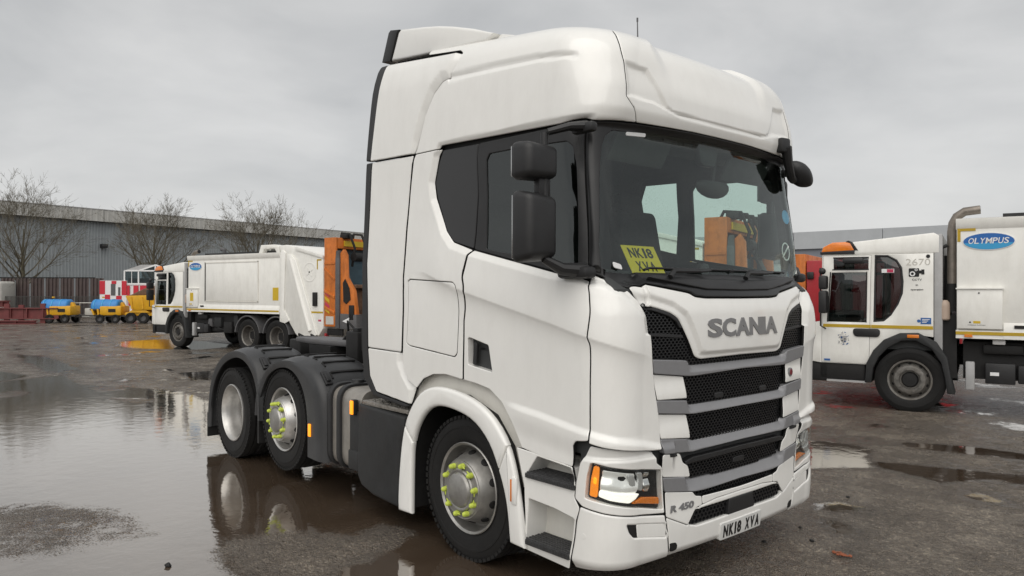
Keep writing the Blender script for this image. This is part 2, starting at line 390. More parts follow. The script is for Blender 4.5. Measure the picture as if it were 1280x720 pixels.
XK=np.array([1.255,1.275,1.285,1.28,1.29,1.295,1.30,1.295,1.27,1.235,1.18,1.15,1.080,1.135,1.158,1.154,1.125,1.095,1.05,.98,.90])
WZ=np.array([.2,.3,.9,1.3,1.9,2.5,2.9,3.1,3.25,3.35,3.42,3.46,3.48])
WK=np.array([1.22,1.235,1.235,1.235,1.225,1.215,1.21,1.20,1.185,1.155,1.11,1.06,1.0])
RK_Z=np.array([.2,.9,1.8,2.0,2.5,2.8,2.95,3.3,3.48]); RK=np.array([.28,.27,.27,.24,.25,.29,.32,.38,.42])
UA,UB,UE=0.90,1.32,2.35   # side | arc | front ; u=UE is the centre line
X0=-1.5
def pch(x,X,Y):
    # monotone cubic (Fritsch-Carlson)
    h=np.diff(X); d=np.diff(Y)/h; m=np.zeros(len(X)); m[0]=d[0]; m[-1]=d[-1]
    for i in range(1,len(X)-1):
        m[i]=0 if d[i-1]*d[i]<=0 else 2*d[i-1]*d[i]/(d[i-1]+d[i])
    x=np.clip(x,X[0],X[-1]); i=np.clip(np.searchsorted(X,x)-1,0,len(X)-2)
    t=(x-X[i])/h[i]; a=2*t**3-3*t**2+1; b=t**3-2*t**2+t; c=-2*t**3+3*t**2; e=t**3-t**2
    return a*Y[i]+b*h[i]*m[i]+c*Y[i+1]+e*h[i]*m[i+1]
VT=3.48
def roofk(x): return ss(2.9,3.4,0*x+9)*(1+0.235*np.clip(.95-x,-.2,2.6)) # stretch of the height above 2.9
def S0(u,v):
    u=np.asarray(u,float); v=np.asarray(v,float)
    right=u>UE; uu=np.where(right,2*UE-u,u)
    vv=np.minimum(v,VT); cap=np.clip((v-VT)/1.0,0,1)
    W=pch(vv,WZ,WK); XF=pch(vv,ZK,XK); r=np.interp(vv,RK_Z,RK)
    B=.06
    yc=W-r; xf=XF-B*yc**2            # front point where arc ends (y=yc)
    xs=xf-r*0.95
    t1=np.clip((uu-X0)/(UA-X0),0,1); t2=np.clip((uu-UA)/(UB-UA),0,1); t3=np.clip((uu-UB)/(UE-UB),0,1)
    # arc: superellipse quarter from (xs,W) to (xf,yc)
    a=t2*np.pi/2; p=2/2.25
    ax=xs+(xf-xs)*np.sin(a)**p; ay=yc+(W-yc)*np.maximum(np.cos(a),0)**p
    y3=yc*(1-t3); x3=XF-B*y3**2
    x=np.where(uu<UA,X0+(xs-X0)*t1,np.where(uu<UB,ax,x3)); y=np.where(uu<UA,W,np.where(uu<UB,ay,y3))
    # cap
    q=cap; x=x+( -.6-x)*q; y=y*(1-q)
    zc=2.9+(vv-2.9)*(1+0.235*np.clip(.95-x,-.2,2.6))
    z=np.where(vv>2.9,zc,vv)+.05*(1-(1-q)**2)
    return np.stack([x,np.where(right,y,-y),z],-1)
def Snorm(u,v):
    e=1e-3
    du=S0(u+e,v)-S0(u-e,v); dv=S0(u,v+e)-S0(u,v-e)
    n=np.cross(du,dv); n/=np.linalg.norm(n,axis=-1,keepdims=True)+1e-12
    return n

# ------------------------------------------------------------------ cab surface relief and panels
WINO = [(-0.364,2.868),(1.108,2.840),(1.039,1.932),(0.796,1.956),(-0.017,2.128),(-0.24,2.188),(-0.325,2.271),(-0.443,2.519),(-0.457,2.636)]
GROOVE = [(-0.244,3.258),(-0.215,3.288),(0.279,3.302),(0.751,3.292),(1.017,3.262),(1.03,3.235),(1.0,3.228),(0.567,3.240),(0.075,3.235),(-0.255,3.232)]
REC = [(1.20,3.242),(1.43,3.219),(1.514,3.147),(1.656,2.999),(1.713,2.974),(2.069,2.964),(2.40,2.962),(2.40,3.30),(1.75,3.33),(1.60,3.37),(1.50,3.55),(1.1,3.60)]
REC2 = [(1.50,3.40),(1.60,3.26),(1.70,3.05),(1.76,3.02),(2.45,3.01),(2.45,4.6),(1.55,4.6)]
CORN = [(0.9,1.873),(1.011,1.873),(1.107,1.859),(1.189,1.811),(1.266,1.749),(1.313,1.69),(1.34,1.5),(1.36,.9),(0.9,.9)]
CR1 = np.array([(-.6,1.985),(-0.529,1.966),(-0.122,1.842),(0.287,1.746),(0.712,1.648),(0.954,1.586),(1.06,1.556),(1.214,1.511),(1.29,1.49),(1.6,1.40)])
CR2 = np.array([(0.3,1.142),(0.6,1.109),(0.977,1.053),(1.293,0.994),(1.5,.95)])
VCH = [(1.25,3.236),(1.43,3.219),(1.514,3.147),(1.656,2.999),(1.713,2.976),(2.069,2.966),(2.45,2.962),(2.45,2.930),(2.099,2.932),(1.789,2.936),(1.692,2.955),(1.517,2.988),(1.27,3.003)]
def D(u, v):
    u = np.minimum(u, 2*UE-u); P = np.stack([u, v], 1); d = np.zeros(len(u))
    near = (v > 1.85) & (v < 3.0) & (u < 1.2)
    if near.any(): d[near] -= .026*lr(.046, .002, sdf(P[near], WINO))*lr(1.13, 1.08, u[near])
    near = (v > 3.15) & (v < 3.4) & (u < 1.1)
    if near.any():
        g = np.interp(u[near], [-.3, -.23, .28, .75, 1.03], [3.255, 3.262, 3.270, 3.268, 3.248])
        d[near] -= .017*np.clip(1-np.abs(v[near]-g)/.030, 0, 1)*lr(1.035, .99, u[near])*lr(-.262, -.25, u[near])
    near = (v > 2.88) & (u > 1.1)
    if near.any():
        un, vn = u[near], v[near]
        d[near] -= .020*lr(.0, -.026, sdf(P[near], VCH))*lr(1.245, 1.262, un)
        d[near] -= .028*ss(.06, -.08, sdf(P[near], REC2))*ss(3.05, 3.42, vn)
    s = (v > .7) & (v < 2.4) & (u < 1.6) & (u > -.85)
    if s.any():
        dv = v[s]-np.interp(u[s], CR1[:, 0], CR1[:, 1]); d[s] += .022*np.exp(np.minimum(dv, 0)/.045)*ss(.45, .02, dv)*ss(-.75, -.3, u[s])*ss(1.45, 1.15, u[s])
        dv = v[s]-np.interp(u[s], CR2[:, 0], CR2[:, 1]); d[s] += .016*ss(.008, -.035, dv)*ss(-.2, -.05, dv)*ss(.25, .45, u[s])
    s = (v > 1.6) & (v < 1.97) & (u > .99) & (u < 1.4)
    if s.any(): d[s] -= .030*lr(.0, .07, sdf(P[s], CORN))
    return d
def SP(u, v, off=0.):
    u = np.atleast_1d(np.asarray(u, float)); v = np.atleast_1d(np.asarray(v, float)); n = Snorm(u, v)
    return S0(u, v)+n*(D(u, v)+off)[:, None], n
def mir(q): return [(2*UE-a, b) for a, b in q]
def panel(name, outl, m, parent, st=.03, off=0., thick=.016, holes=(), edge=.006, drop=.004, disp=None, right=False, rnd=.012, hthick=None, ang=40):
    """a sheet on the cab surface with rounded edges; right=True makes the mirror-side one"""
    if rnd: outl = roundc(outl, rnd, 3); holes = [roundc(h, rnd, 3) for h in holes]
    if right: outl = mir(outl); holes = [mir(h) for h in holes]
    V, lev, T, rid, par = tri2d(outl, holes, st, edge)
    def full(u, v):
        o = np.full(len(u), off)
        if disp: o = o+disp(np.minimum(u, 2*UE-u), v)
        n = Snorm(u, v); return S0(u, v)+n*(D(u, v)+o)[:, None], n
    P, n = full(V[:, 0], V[:, 1]); e = .005
    du = full(V[:, 0]+e, V[:, 1])[0]-full(V[:, 0]-e, V[:, 1])[0]; dv = full(V[:, 0], V[:, 1]+e)[0]-full(V[:, 0], V[:, 1]-e)[0]
    vn = np.cross(du, dv); vn /= np.linalg.norm(vn, axis=1)[:, None]+1e-12
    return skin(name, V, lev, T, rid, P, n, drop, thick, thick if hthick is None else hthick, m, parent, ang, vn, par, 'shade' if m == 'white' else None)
def both(*a, **k): return [panel(*a, **k), panel(*a, right=True, **k)]
def symm(q):
    """right half outline that reaches the centre line at one place in its list -> whole outline"""
    k = max(range(len(q)), key=lambda i: min(q[i][0], q[(i+1) % len(q)][0]))
    a, b = list(q[:k+1]), list(q[k+1:])
    return a+mir(a)[::-1]+mir(b)[::-1]+b
def onS(uc, vc, off=0., right=False):
    def f(a, b, d):
        p, n = SP(uc+a, vc+b, off+d); return tuple(p[0])
    return f
def hexmesh(name, poly, m, parent, off=-.03, pu=.036, pv=.021, dep=.014):
    poly = np.array(poly); lo, hi = poly.min(0), poly.max(0); C_ = []
    r = 0; v = lo[1]
    while v < hi[1]:
        u = lo[0]+(pu/2 if r % 2 else 0)
        while u < hi[0]: C_.append((u, v)); u += pu
        v += pv*.80; r += 1
    C_ = np.array(C_); C_ = C_[sdf(C_, poly) < -.006]
    ang = np.array([pi/6+k*pi/3 for k in range(6)]); hx = np.cos(ang)*pu*.58; hv = np.sin(ang)*pv*.56
    n = len(C_); U = []; Vv = []; O = []
    for s, o_ in ((1, off), (.74, off), (.70, off-dep)):
        U.append(C_[:, 0, None]+hx*s); Vv.append(C_[:, 1, None]+hv*s); O.append(np.full((n, 6), o_))
    U, Vv, O = [np.stack(x, 1).reshape(-1) for x in (U, Vv, O)]
    nn = Snorm(U, Vv); P = S0(U, Vv)+nn*O[:, None]; F_ = []
    for c in range(n):
        b = c*18
        for l in (0, 6):
            for k in range(6):
                F_.append((b+l+k, b+l+(k+1) % 6, b+l+6+(k+1) % 6, b+l+6+k))
    me = bpy.data.meshes.new(name); me.from_pydata([tuple(p) for p in P], [], F_)
    o = link(name, me, m, parent); tag(o, None, kind='stuff'); return o

TR = empty('tractor_unit'); tag(TR, 'big white three axle tractor unit with high roof cab in the yard middle', 'lorry')

# white body panels ------------------------------------------------
roof_low = [(-0.691,2.874),(-0.389,2.871),(-0.36,2.894),(0.068,2.880),(1.100,2.848),(1.167,2.848),(1.394,2.861)]
seam = [(1.397,2.861),(1.271,3.004),(1.253,3.222),(1.204,3.414),(1.20,3.50),(1.2,4.42)]
rear = [(-.62,4.42),(-.60,3.435),(-.14,3.425),(-0.096,3.401),(-0.245,3.258),(-0.325,3.244),(-0.442,3.186),(-0.563,3.079),(-0.652,2.932)]
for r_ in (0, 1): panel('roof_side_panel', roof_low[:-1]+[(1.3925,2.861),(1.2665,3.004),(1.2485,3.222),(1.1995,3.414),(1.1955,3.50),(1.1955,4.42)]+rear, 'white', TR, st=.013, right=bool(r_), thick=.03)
front_half = seam[::-1]+[(1.977,2.871),(2.29,2.871)]
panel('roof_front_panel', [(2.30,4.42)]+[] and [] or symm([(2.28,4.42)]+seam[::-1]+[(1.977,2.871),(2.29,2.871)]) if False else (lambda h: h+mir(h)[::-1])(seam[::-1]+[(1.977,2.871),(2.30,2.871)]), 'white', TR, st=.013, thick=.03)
for r_ in (0, 1):
    R_ = bool(r_)
    panel('upper_side_fairing', [(-1.225,3.405),(-1.19,3.412),(-0.109,3.405),(-0.256,3.262),(-0.349,3.250),(-0.461,3.190),(-0.575,3.082),(-0.672,2.936),(-0.712,2.878),(-1.357,2.899)][::-1], 'white', TR, st=.016, right=R_, edge=.008, drop=.006, off=.010, thick=.05,
          disp=lambda u, v: -.03*lr(.055, .0, -sdf(np.stack([u, v], 1), [(-3,3.9),(-.0,3.9),(-0.109,3.405),(-0.256,3.262),(-0.349,3.250),(-0.461,3.190),(-0.575,3.082),(-0.672,2.936),(-0.712,2.8),(-3,2.8)])))
    panel('lower_side_fairing', [(-1.343,2.886),(-0.717,2.864),(-0.828,2.309),(-0.889,1.843),(-0.901,1.379),(-1.37,1.387),(-1.406,2.065)][::-1], 'white', TR, st=.05, right=R_, edge=.010, drop=.006)
    panel('fairing_skirt', [(-1.37,1.379),(-0.901,1.371),(-0.899,1.308),(-0.843,1.225),(-0.738,1.118),(-0.778,0.995),(-1.244,1.040),(-1.338,1.156)][::-1], 'white', TR, st=.018, right=R_, edge=.008, drop=.006,
          disp=lambda u, v: -.03*lr(.055, .0, -sdf(np.stack([u, v], 1), [(-3,2.),(-.9,2.),(-0.899,1.308),(-0.843,1.225),(-0.738,1.118),(-0.778,0.5),(-3,.5)])))
    panel('rubber_edge_strip', [(-1.443,2.906),(-1.361,2.906),(-1.229,3.405),(-1.245,3.416),(-1.345,3.412),(-1.362,3.383)], 'black', TR, st=.06, right=R_, thick=.05)
    panel('rubber_edge_strip', [(-1.436,2.890),(-1.347,2.888),(-1.411,2.065),(-1.378,1.374),(-1.345,1.150),(-1.248,1.030),(-0.778,0.985),(-0.841,0.965),(-1.292,1.006),(-1.426,1.135),(-1.459,1.342),(-1.483,2.067)][::-1], 'black', TR, st=.06, right=R_, thick=.05)
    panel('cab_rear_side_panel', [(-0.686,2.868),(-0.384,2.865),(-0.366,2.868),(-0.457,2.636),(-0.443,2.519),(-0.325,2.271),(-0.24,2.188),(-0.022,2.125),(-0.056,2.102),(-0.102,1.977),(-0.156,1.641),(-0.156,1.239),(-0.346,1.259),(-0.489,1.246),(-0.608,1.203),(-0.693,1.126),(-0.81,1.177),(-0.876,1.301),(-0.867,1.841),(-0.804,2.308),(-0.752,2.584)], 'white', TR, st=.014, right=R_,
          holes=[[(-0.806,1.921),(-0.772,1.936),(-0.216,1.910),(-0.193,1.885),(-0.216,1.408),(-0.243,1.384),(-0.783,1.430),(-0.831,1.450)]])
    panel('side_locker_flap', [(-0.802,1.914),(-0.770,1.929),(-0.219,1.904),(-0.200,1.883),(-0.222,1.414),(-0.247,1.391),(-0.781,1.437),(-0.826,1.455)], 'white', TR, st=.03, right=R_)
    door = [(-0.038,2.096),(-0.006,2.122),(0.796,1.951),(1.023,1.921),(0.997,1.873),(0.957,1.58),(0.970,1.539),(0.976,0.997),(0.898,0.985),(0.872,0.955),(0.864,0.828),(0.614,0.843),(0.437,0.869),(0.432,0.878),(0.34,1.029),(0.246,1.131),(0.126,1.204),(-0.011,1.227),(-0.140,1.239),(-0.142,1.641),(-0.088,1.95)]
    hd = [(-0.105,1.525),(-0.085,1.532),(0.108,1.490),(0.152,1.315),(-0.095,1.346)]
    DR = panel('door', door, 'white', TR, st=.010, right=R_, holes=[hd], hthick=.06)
    panel('handle_recess', [(-0.115,1.535),(0.12,1.50),(0.165,1.30),(-0.105,1.335)], 'blackg', DR, st=.1, off=-.05, right=R_)
    panel('door_handle', [(-0.05,1.50),(-0.015,1.495),(-0.02,1.345),(-0.055,1.352)], 'black', DR, st=.05, off=-.006, right=R_, thick=.02)
    wf = panel('door_window_frame', [(0.084,2.852),(1.100,2.840),(1.052,2.045),(1.036,1.934),(0.796,1.961),(-0.008,2.131),(0.06,2.507)], 'black', TR, st=.06, right=R_, off=-.004, holes=[[(0.177,2.727),(0.213,2.767),(0.407,2.765),(0.964,2.745),(1.006,2.712),(1.022,2.594),(0.958,1.992),(0.116,2.128)]])
    panel('door_window', [(0.165,2.735),(0.205,2.775),(0.407,2.774),(0.964,2.755),(1.016,2.72),(1.03,2.594),(0.97,1.975),(0.10,2.118)], 'sglassl' if r_ else 'sglass', TR, st=.1, off=-.014, right=R_, thick=.004)
    panel('rear_quarter_window', [(-0.358,2.864),(0.076,2.850),(0.052,2.508),(-0.018,2.137),(-0.24,2.192),(-0.317,2.256),(-0.433,2.518),(-0.453,2.636)], 'curtain' if not r_ else 'sglassl', TR, st=.08, off=-.006, right=R_, thick=.008)
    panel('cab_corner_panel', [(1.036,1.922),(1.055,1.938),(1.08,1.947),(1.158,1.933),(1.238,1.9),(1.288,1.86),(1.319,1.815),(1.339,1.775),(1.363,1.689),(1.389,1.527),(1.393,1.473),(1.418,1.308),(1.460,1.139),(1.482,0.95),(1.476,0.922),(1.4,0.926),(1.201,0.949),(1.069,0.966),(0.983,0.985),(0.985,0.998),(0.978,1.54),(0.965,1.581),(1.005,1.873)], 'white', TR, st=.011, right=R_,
          disp=lambda u, v: .005*lr(1.02, .98, v)*ss(1.5, 1.2, u))
    for q, zz in (([(1.418,1.362),(1.701,1.333),(1.724,1.202),(1.446,1.211)], (1.362, 1.2)), ([(1.456,1.125),(1.735,1.1),(1.76,0.957),(1.482,0.981)], (1.13, .955))):
        panel('grille_side_block', q, 'white', TR, st=.03, right=R_, off=-.012, disp=lambda u, v, zz=zz: .014*ss(zz[0]-.02, zz[1]+.02, v))
    panel('grille_corner_block', [(1.490,0.889),(1.671,0.873),(1.699,0.812),(1.753,0.787),(1.778,0.715),(1.508,0.75),(1.500,0.803)], 'white', TR, st=.025, right=R_, off=-.004, rnd=.02)
    panel('radar_slot', [(1.552,0.884),(1.635,0.878),(1.640,0.860),(1.556,0.866)][::-1], 'black', TR, st=.05, off=.0, right=R_, edge=.003, rnd=.004)
    # lower corner: headlamp surround, bumper corner, steps
    hl = [(0.983,0.868),(1.008,0.872),(1.092,0.856),(1.211,0.838),(1.489,0.800),(1.513,0.560),(1.254,0.611),(1.023,0.652),(0.955,0.663),(0.963,0.791)]
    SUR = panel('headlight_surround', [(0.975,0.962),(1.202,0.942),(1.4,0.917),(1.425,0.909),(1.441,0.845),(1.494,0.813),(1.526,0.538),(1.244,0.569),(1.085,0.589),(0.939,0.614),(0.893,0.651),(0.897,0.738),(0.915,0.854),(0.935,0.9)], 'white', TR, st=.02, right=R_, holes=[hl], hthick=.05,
          disp=lambda u, v: -.03*ss(.875, .905, v)-.0*u)
    HL_ = panel('headlight', [(0.987,0.864),(1.008,0.868),(1.092,0.852),(1.211,0.834),(1.486,0.796),(1.509,0.566),(1.254,0.615),(1.023,0.656),(0.959,0.667),(0.967,0.791)], 'blackg', TR, st=.04, off=-.035, right=R_)
    panel('indicator_lamp', [(1.001,0.852),(1.040,0.845),(1.037,0.767),(1.031,0.671),(0.977,0.677),(0.983,0.774)], 'amberin' if not r_ else 'amber', HL_, st=.03, off=-.018, right=R_)
    panel('indicator_bulb', [(1.003,0.79),(1.026,0.785),(1.024,0.745),(1.001,0.75)], 'amberlit' if not r_ else 'amber', HL_, st=.03, off=-.014, right=R_)
    panel('main_reflector', [(1.060,0.828),(1.175,0.815),(1.300,0.795),(1.318,0.72),(1.30,0.66),(1.112,0.685),(1.048,0.705),(1.050,0.768)], 'lampglow' if not r_ else 'lampin', HL_, st=.012, off=-.024, right=R_,
          disp=lambda u, v: .020*np.sin((v-.6)*55+u*6)*.5-.012*ss(.03, -.05, np.hypot((u-1.2)/1.1, v-.745)-.035))
    panel('main_lens', [(1.235,.80),(1.285,.792),(1.297,.74),(1.29,.70),(1.25,.735)], 'lampin', HL_, st=.03, off=-.016, right=R_, rnd=.02)
    panel('daytime_lamp', [(1.045,0.716),(1.15,0.700),(1.27,0.686),(1.325,0.678),(1.30,0.652),(1.254,0.634),(1.112,0.659),(1.040,0.680)][::-1], 'drl' if not r_ else 'lampin', HL_, st=.02, off=-.014, right=R_)
    panel('lamp_divider', [(1.305,0.704),(1.343,0.69),(1.350,0.74),(1.337,0.800),(1.30,0.806),(1.316,0.76)], 'lampin', HL_, st=.02, off=-.012, right=R_)
    panel('side_reflector', [(1.362,0.795),(1.414,0.787),(1.418,0.665),(1.362,0.68)], 'chrome', HL_, st=.012, off=-.028, right=R_, disp=lambda u, v: .016*np.sin((v-.6)*70)*.5)
    panel('turn_lens', [(1.351,0.652),(1.498,0.631),(1.500,0.590),(1.275,0.628)], 'amber', HL_, st=.02, off=-.018, right=R_)
    panel('lamp_cover', [(0.987,0.864),(1.008,0.868),(1.092,0.852),(1.211,0.834),(1.486,0.796),(1.509,0.566),(1.254,0.615),(1.023,0.656),(0.959,0.667),(0.967,0.791)], 'clear', HL_, st=.04, off=-.002, right=R_, thick=.003)
    fogh = [(1.222,0.520),(1.533,0.474),(1.54,0.391),(1.268,0.437),(1.237,0.471)]
    BC = panel('bumper_corner', [(0.925,0.607),(1.085,0.582),(1.243,0.562),(1.530,0.524),(1.580,0.252),(1.308,0.243),(1.042,0.238),(0.88,0.224),(0.872,0.289),(0.902,0.519)], 'white', TR, st=.025, right=R_, holes=[fogh], edge=.012, drop=.008,
          disp=lambda u, v: -.03*ss(.30, .22, v)-.022*ss(.505, .52, v-.0*u)*ss(.95, 1.05, u)*0)
    panel('fog_lamp_recess', [(1.216,0.526),(1.30,0.512),(1.305,0.425),(1.262,0.432),(1.229,0.468)], 'shade', BC, st=.05, off=-.014, right=R_)
    panel('fog_lamp_cover', [(1.290,0.511),(1.533,0.474),(1.54,0.391),(1.296,0.430)], 'white', BC, st=.03, off=-.006, right=R_)
    panel('bumper_cap', [(0.925,0.445),(0.95,0.468),(0.972,0.445),(0.948,0.421)], 'white', BC, st=.02, off=.002, right=R_, rnd=.02, edge=.003)
    up = [(0.574,0.838),(0.856,0.818),(0.882,0.762),(0.886,0.716),(0.639,0.703),(0.485,0.709)]
    lo = [(0.51,0.567),(0.73,0.554),(0.890,0.529),(0.862,0.339),(0.860,0.307),(0.495,0.288),(0.497,0.435)]
    ST = panel('step_housing', [(0.39,0.864),(0.577,0.852),(0.862,0.826),(0.893,0.726),(0.886,0.656),(0.922,0.599),(0.898,0.519),(0.868,0.289),(0.863,0.222),(0.485,0.241),(0.470,0.631)], 'white', TR, st=.025, right=R_, holes=[up, lo], hthick=.18)
    panel('step_back', [(0.46,0.86),(0.9,0.84),(0.93,.6),(0.9,0.25),(0.46,0.26)], 'whiteb', ST, st=.1, off=-.17, right=R_)
    for zt, u0, u1, zs in ((.709, .490, .892, .013), (.299, .490, .864, .016)):
        b = MB(); us = np.linspace(u0, u1, 9); ring = []
        for d_ in (-.165, -.02, .008, .012):
            ring.append([SP(u_ if not R_ else 2*UE-u_, zt, d_)[0][0] for u_ in us])
        for z0_, z1_ in ((0, 0),):
            top = [[b.bm.verts.new((p[0], p[1], zt+.015)) for p in r] for r in ring]; bot = [[b.bm.verts.new((p[0], p[1], zt-zs)) for p in r] for r in ring]
        for i in range(3):
            for k in range(8):
                b.bm.faces.new((top[i][k], top[i][k+1], top[i+1][k+1], top[i+1][k]))
                b.bm.faces.new((bot[i][k], bot[i+1][k], bot[i+1][k+1], bot[i][k+1]))
        for k in range(8): b.bm.faces.new((top[3][k], top[3][k+1], bot[3][k+1], bot[3][k]))
        for e_ in (0, 8):
            for i in range(3): b.bm.faces.new((top[i][e_], top[i+1][e_], bot[i+1][e_], bot[i][e_]))
        for i in range(7):
            for k in range(26):
                d_ = -.152+i*.025; u_ = u0+.012+(u1-u0-.024)*((k+.5*(i % 2))/26)
                p = SP(u_ if not R_ else 2*UE-u_, zt, d_)[0][0]; b.box((p[0], p[1], zt+.018), (.013, .012, .010))
        for k in range(30):
            p = SP((u0+(u1-u0)*(k+.5)/30) if not R_ else 2*UE-(u0+(u1-u0)*(k+.5)/30), zt, .012)[0][0]
            b.box((p[0], p[1], zt-.001), (.007, .01, .022))
        b.build('step_tread', 'grip', ST)

# front ------------------------------------------------------------------
lid_half = [(2.33,1.800),(1.93,1.802),(1.826,1.810),(1.779,1.833),(1.348,1.891),(1.318,1.889),(1.298,1.877),(1.342,1.777),(1.47,1.751),(1.577,1.722),(1.648,1.684),(1.691,1.627),(1.749,1.545),(1.807,1.448),(1.865,1.431),(2.33,1.437)]
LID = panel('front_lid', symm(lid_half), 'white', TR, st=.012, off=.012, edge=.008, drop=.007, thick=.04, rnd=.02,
    disp=lambda u, v: -.020*lr(.028, .0, -sdf(np.stack([u, v], 1), [(1.2,1.9),(1.348,1.835),(1.47,1.79),(1.60,1.755),(1.70,1.70),(1.75,1.63),(1.80,1.545),(1.845,1.462),(1.90,1.452),(3.,1.455),(3.,1.9)]))*ss(1.86, 1.8, v+.12*(u-1.35)))
letters('SCANIA', onS(2.35, 1.620, .0125), .885, .117, 'greyt', LID, gap=.0, widths=[.98, .95, 1.05, .95, .36, 1.05], bold=.04, depth=.006)
BK = panel('grille_backing', symm([(2.33,1.80),(1.6,1.80),(1.34,1.80),(1.36,1.60),(1.40,1.3),(1.46,.98),(1.5,.56),(1.55,.40),(2.33,.38)]), 'shade', TR, st=.06, off=-.075)
bar = {1: [(1.399,1.450),(1.708,1.430),(1.746,1.405),(1.821,1.396),(2.32,1.403),(2.32,1.346),(1.790,1.333),(1.734,1.335),(1.412,1.368)],
       2: [(1.440,1.210),(1.722,1.188),(1.771,1.163),(1.828,1.155),(2.32,1.160),(2.32,1.105),(1.806,1.101),(1.739,1.105),(1.452,1.133)],
       3: [(1.476,0.979),(1.764,0.950),(1.819,0.934),(2.32,0.944),(2.32,0.884),(1.872,0.876),(1.79,0.871),(1.498,0.893)],
       4: [(1.508,0.747),(1.788,0.715),(1.83,0.690),(2.32,0.690),(2.32,0.628),(1.905,0.617),(1.811,0.623),(1.526,0.662)]}
for k, q in bar.items():
    zt, zb = max(b for a, b in q if a > 1.8), min(b for a, b in q if a > 1.8)
    panel('grille_bar', symm(q), 'silver', TR, st=.012, off=.004, thick=.04, edge=.005, disp=lambda u, v, zt=zt, zb=zb: -.045*lr(1.74, 1.785, u+.25*(v-zb))*lr(zb+.010, zt, v))
hexmesh('grille_mesh', symm([(2.33,1.46),(1.80,1.46),(1.75,1.58),(1.69,1.665),(1.63,1.715),(1.5,1.76),(1.345,1.79),(1.402,1.454),(1.72,1.425),(1.76,1.39),(2.33,1.39)]), 'blackg', TR)
for q in ([(1.345,1.775),(1.47,1.752),(1.577,1.722),(1.648,1.684),(1.691,1.627),(1.66,1.625),(1.63,1.665),(1.56,1.70),(1.46,1.728),(1.352,1.75)],):
    both('grille_trim', q, 'black', TR, st=.04, off=-.012)
both('grille_trim', [(1.385,1.605),(1.70,1.585),(1.705,1.565),(1.388,1.585)], 'black', TR, st=.04, off=-.02, edge=.003)
for q in ([(2.33,1.36),(1.705,1.345),(1.728,1.2),(1.77,1.15),(2.33,1.15)], [(2.33,1.12),(1.737,1.115),(1.765,.96),(1.80,.925),(2.33,.93)], [(2.33,.83),(1.78,.83),(1.79,.70),(2.33,.68)], [(2.33,.63),(1.81,.64),(1.83,.58),(2.33,.565)]):
    hexmesh('grille_mesh', symm(q), 'blackg', TR)
panel('grille_shelf', symm([(2.33,.842),(1.80,.835),(1.72,.815),(1.735,.795),(1.80,.800),(2.33,.808)]), 'black', TR, st=.04, off=-.005, thick=.06)
for u_ in (2.05, 2.62): panel('tow_eye_cover', [(u_,1.205),(u_+.1,1.205),(u_+.1,1.17),(u_,1.17)][::-1], 'black', TR, st=.05, off=-.022)
panel('tow_eye_cover', [(2.29,.765),(2.42,.765),(2.43,.73),(2.28,.73)][::-1], 'black', TR, st=.05, off=-.022)
# bumper centre with number plate
for r_ in (0, 1):
    panel('bumper_infill', [(1.534,0.658),(1.801,0.620),(1.832,0.591),(1.896,0.580),(1.896,0.528),(1.828,0.519),(1.753,0.440),(1.739,0.432),(1.540,0.511)], 'white', TR, st=.025, right=bool(r_))
panel('bumper_strip', symm([(2.33,.574),(1.901,.580),(1.901,.529),(2.05,.545),(2.33,.548)]), 'white', TR, st=.03)
lowh = symm([(2.33,.513),(1.827,.510),(1.767,.456),(1.755,.428),(1.846,.408),(2.33,.417)])
BL = panel('bumper_centre', symm([(2.33,.546),(2.05,.542),(1.905,.527),(1.83,.516),(1.757,.437),(1.741,.427),(1.542,.506),(1.588,.252),(2.05,.262),(2.33,.266)]), 'white', TR, st=.025, holes=[lowh], hthick=.06, edge=.010, drop=.007, disp=lambda u, v: -.03*ss(.31, .24, v))
hexmesh('lower_grille_mesh', lowh, 'blackg', TR, off=-.02, pu=.040, pv=.030)
panel('sensor_cover', [(2.20,0.513),(2.50,0.513),(2.52,0.415),(2.18,0.415)][::-1], 'black', TR, st=.05, off=.002, thick=.03)
for r_ in (0, 1):
    panel('tow_pin_hole', [(1.575,0.352),(1.632,0.346),(1.650,0.324),(1.644,0.298),(1.61,0.291),(1.582,0.295)], 'shade', BL, st=.03, off=.001, right=bool(r_), edge=.003)
PL = panel('number_plate', [(2.09,.375),(2.61,.375),(2.61,.265),(2.09,.265)][::-1], 'platew', TR, st=.08, off=.010, thick=.03, edge=.003)
letters('NK18 XVA', lambda a, b, d: tuple(SP(2.35+a, .320+b, 0)[0][0]+SP(2.35, .32)[1][0]*(.0105+d)+np.array([0, 0, 0])), .455, .078, 'ink', PL, gap=.22, widths=[.85, .85, .3, .78, .42, .85, .85, .85], bold=.035, depth=.002)
R4 = lettering('R 450', onS(1.69, .550, .001), .225, .042, 'greyt', TR, bold=.03, depth=.005, slant=.25, name='model_badge')
gb = MB(); gb.lathe([(.0, .004), (.028, .004), (.032, .001), (.032, -.01)], tuple(SP(3.056, 1.272, .002)[0][0]), tuple(SP(3.056, 1.272)[1][0]), 20)
BG = gb.build('emblem', 'greyt', TR); 
gb = MB(); gb.lathe([(.0, .006), (.020, .006), (.022, .003)], tuple(SP(3.056, 1.272, .002)[0][0]), tuple(SP(3.056, 1.272)[1][0]), 20); gb.build('emblem_disc', 'badge', BG)

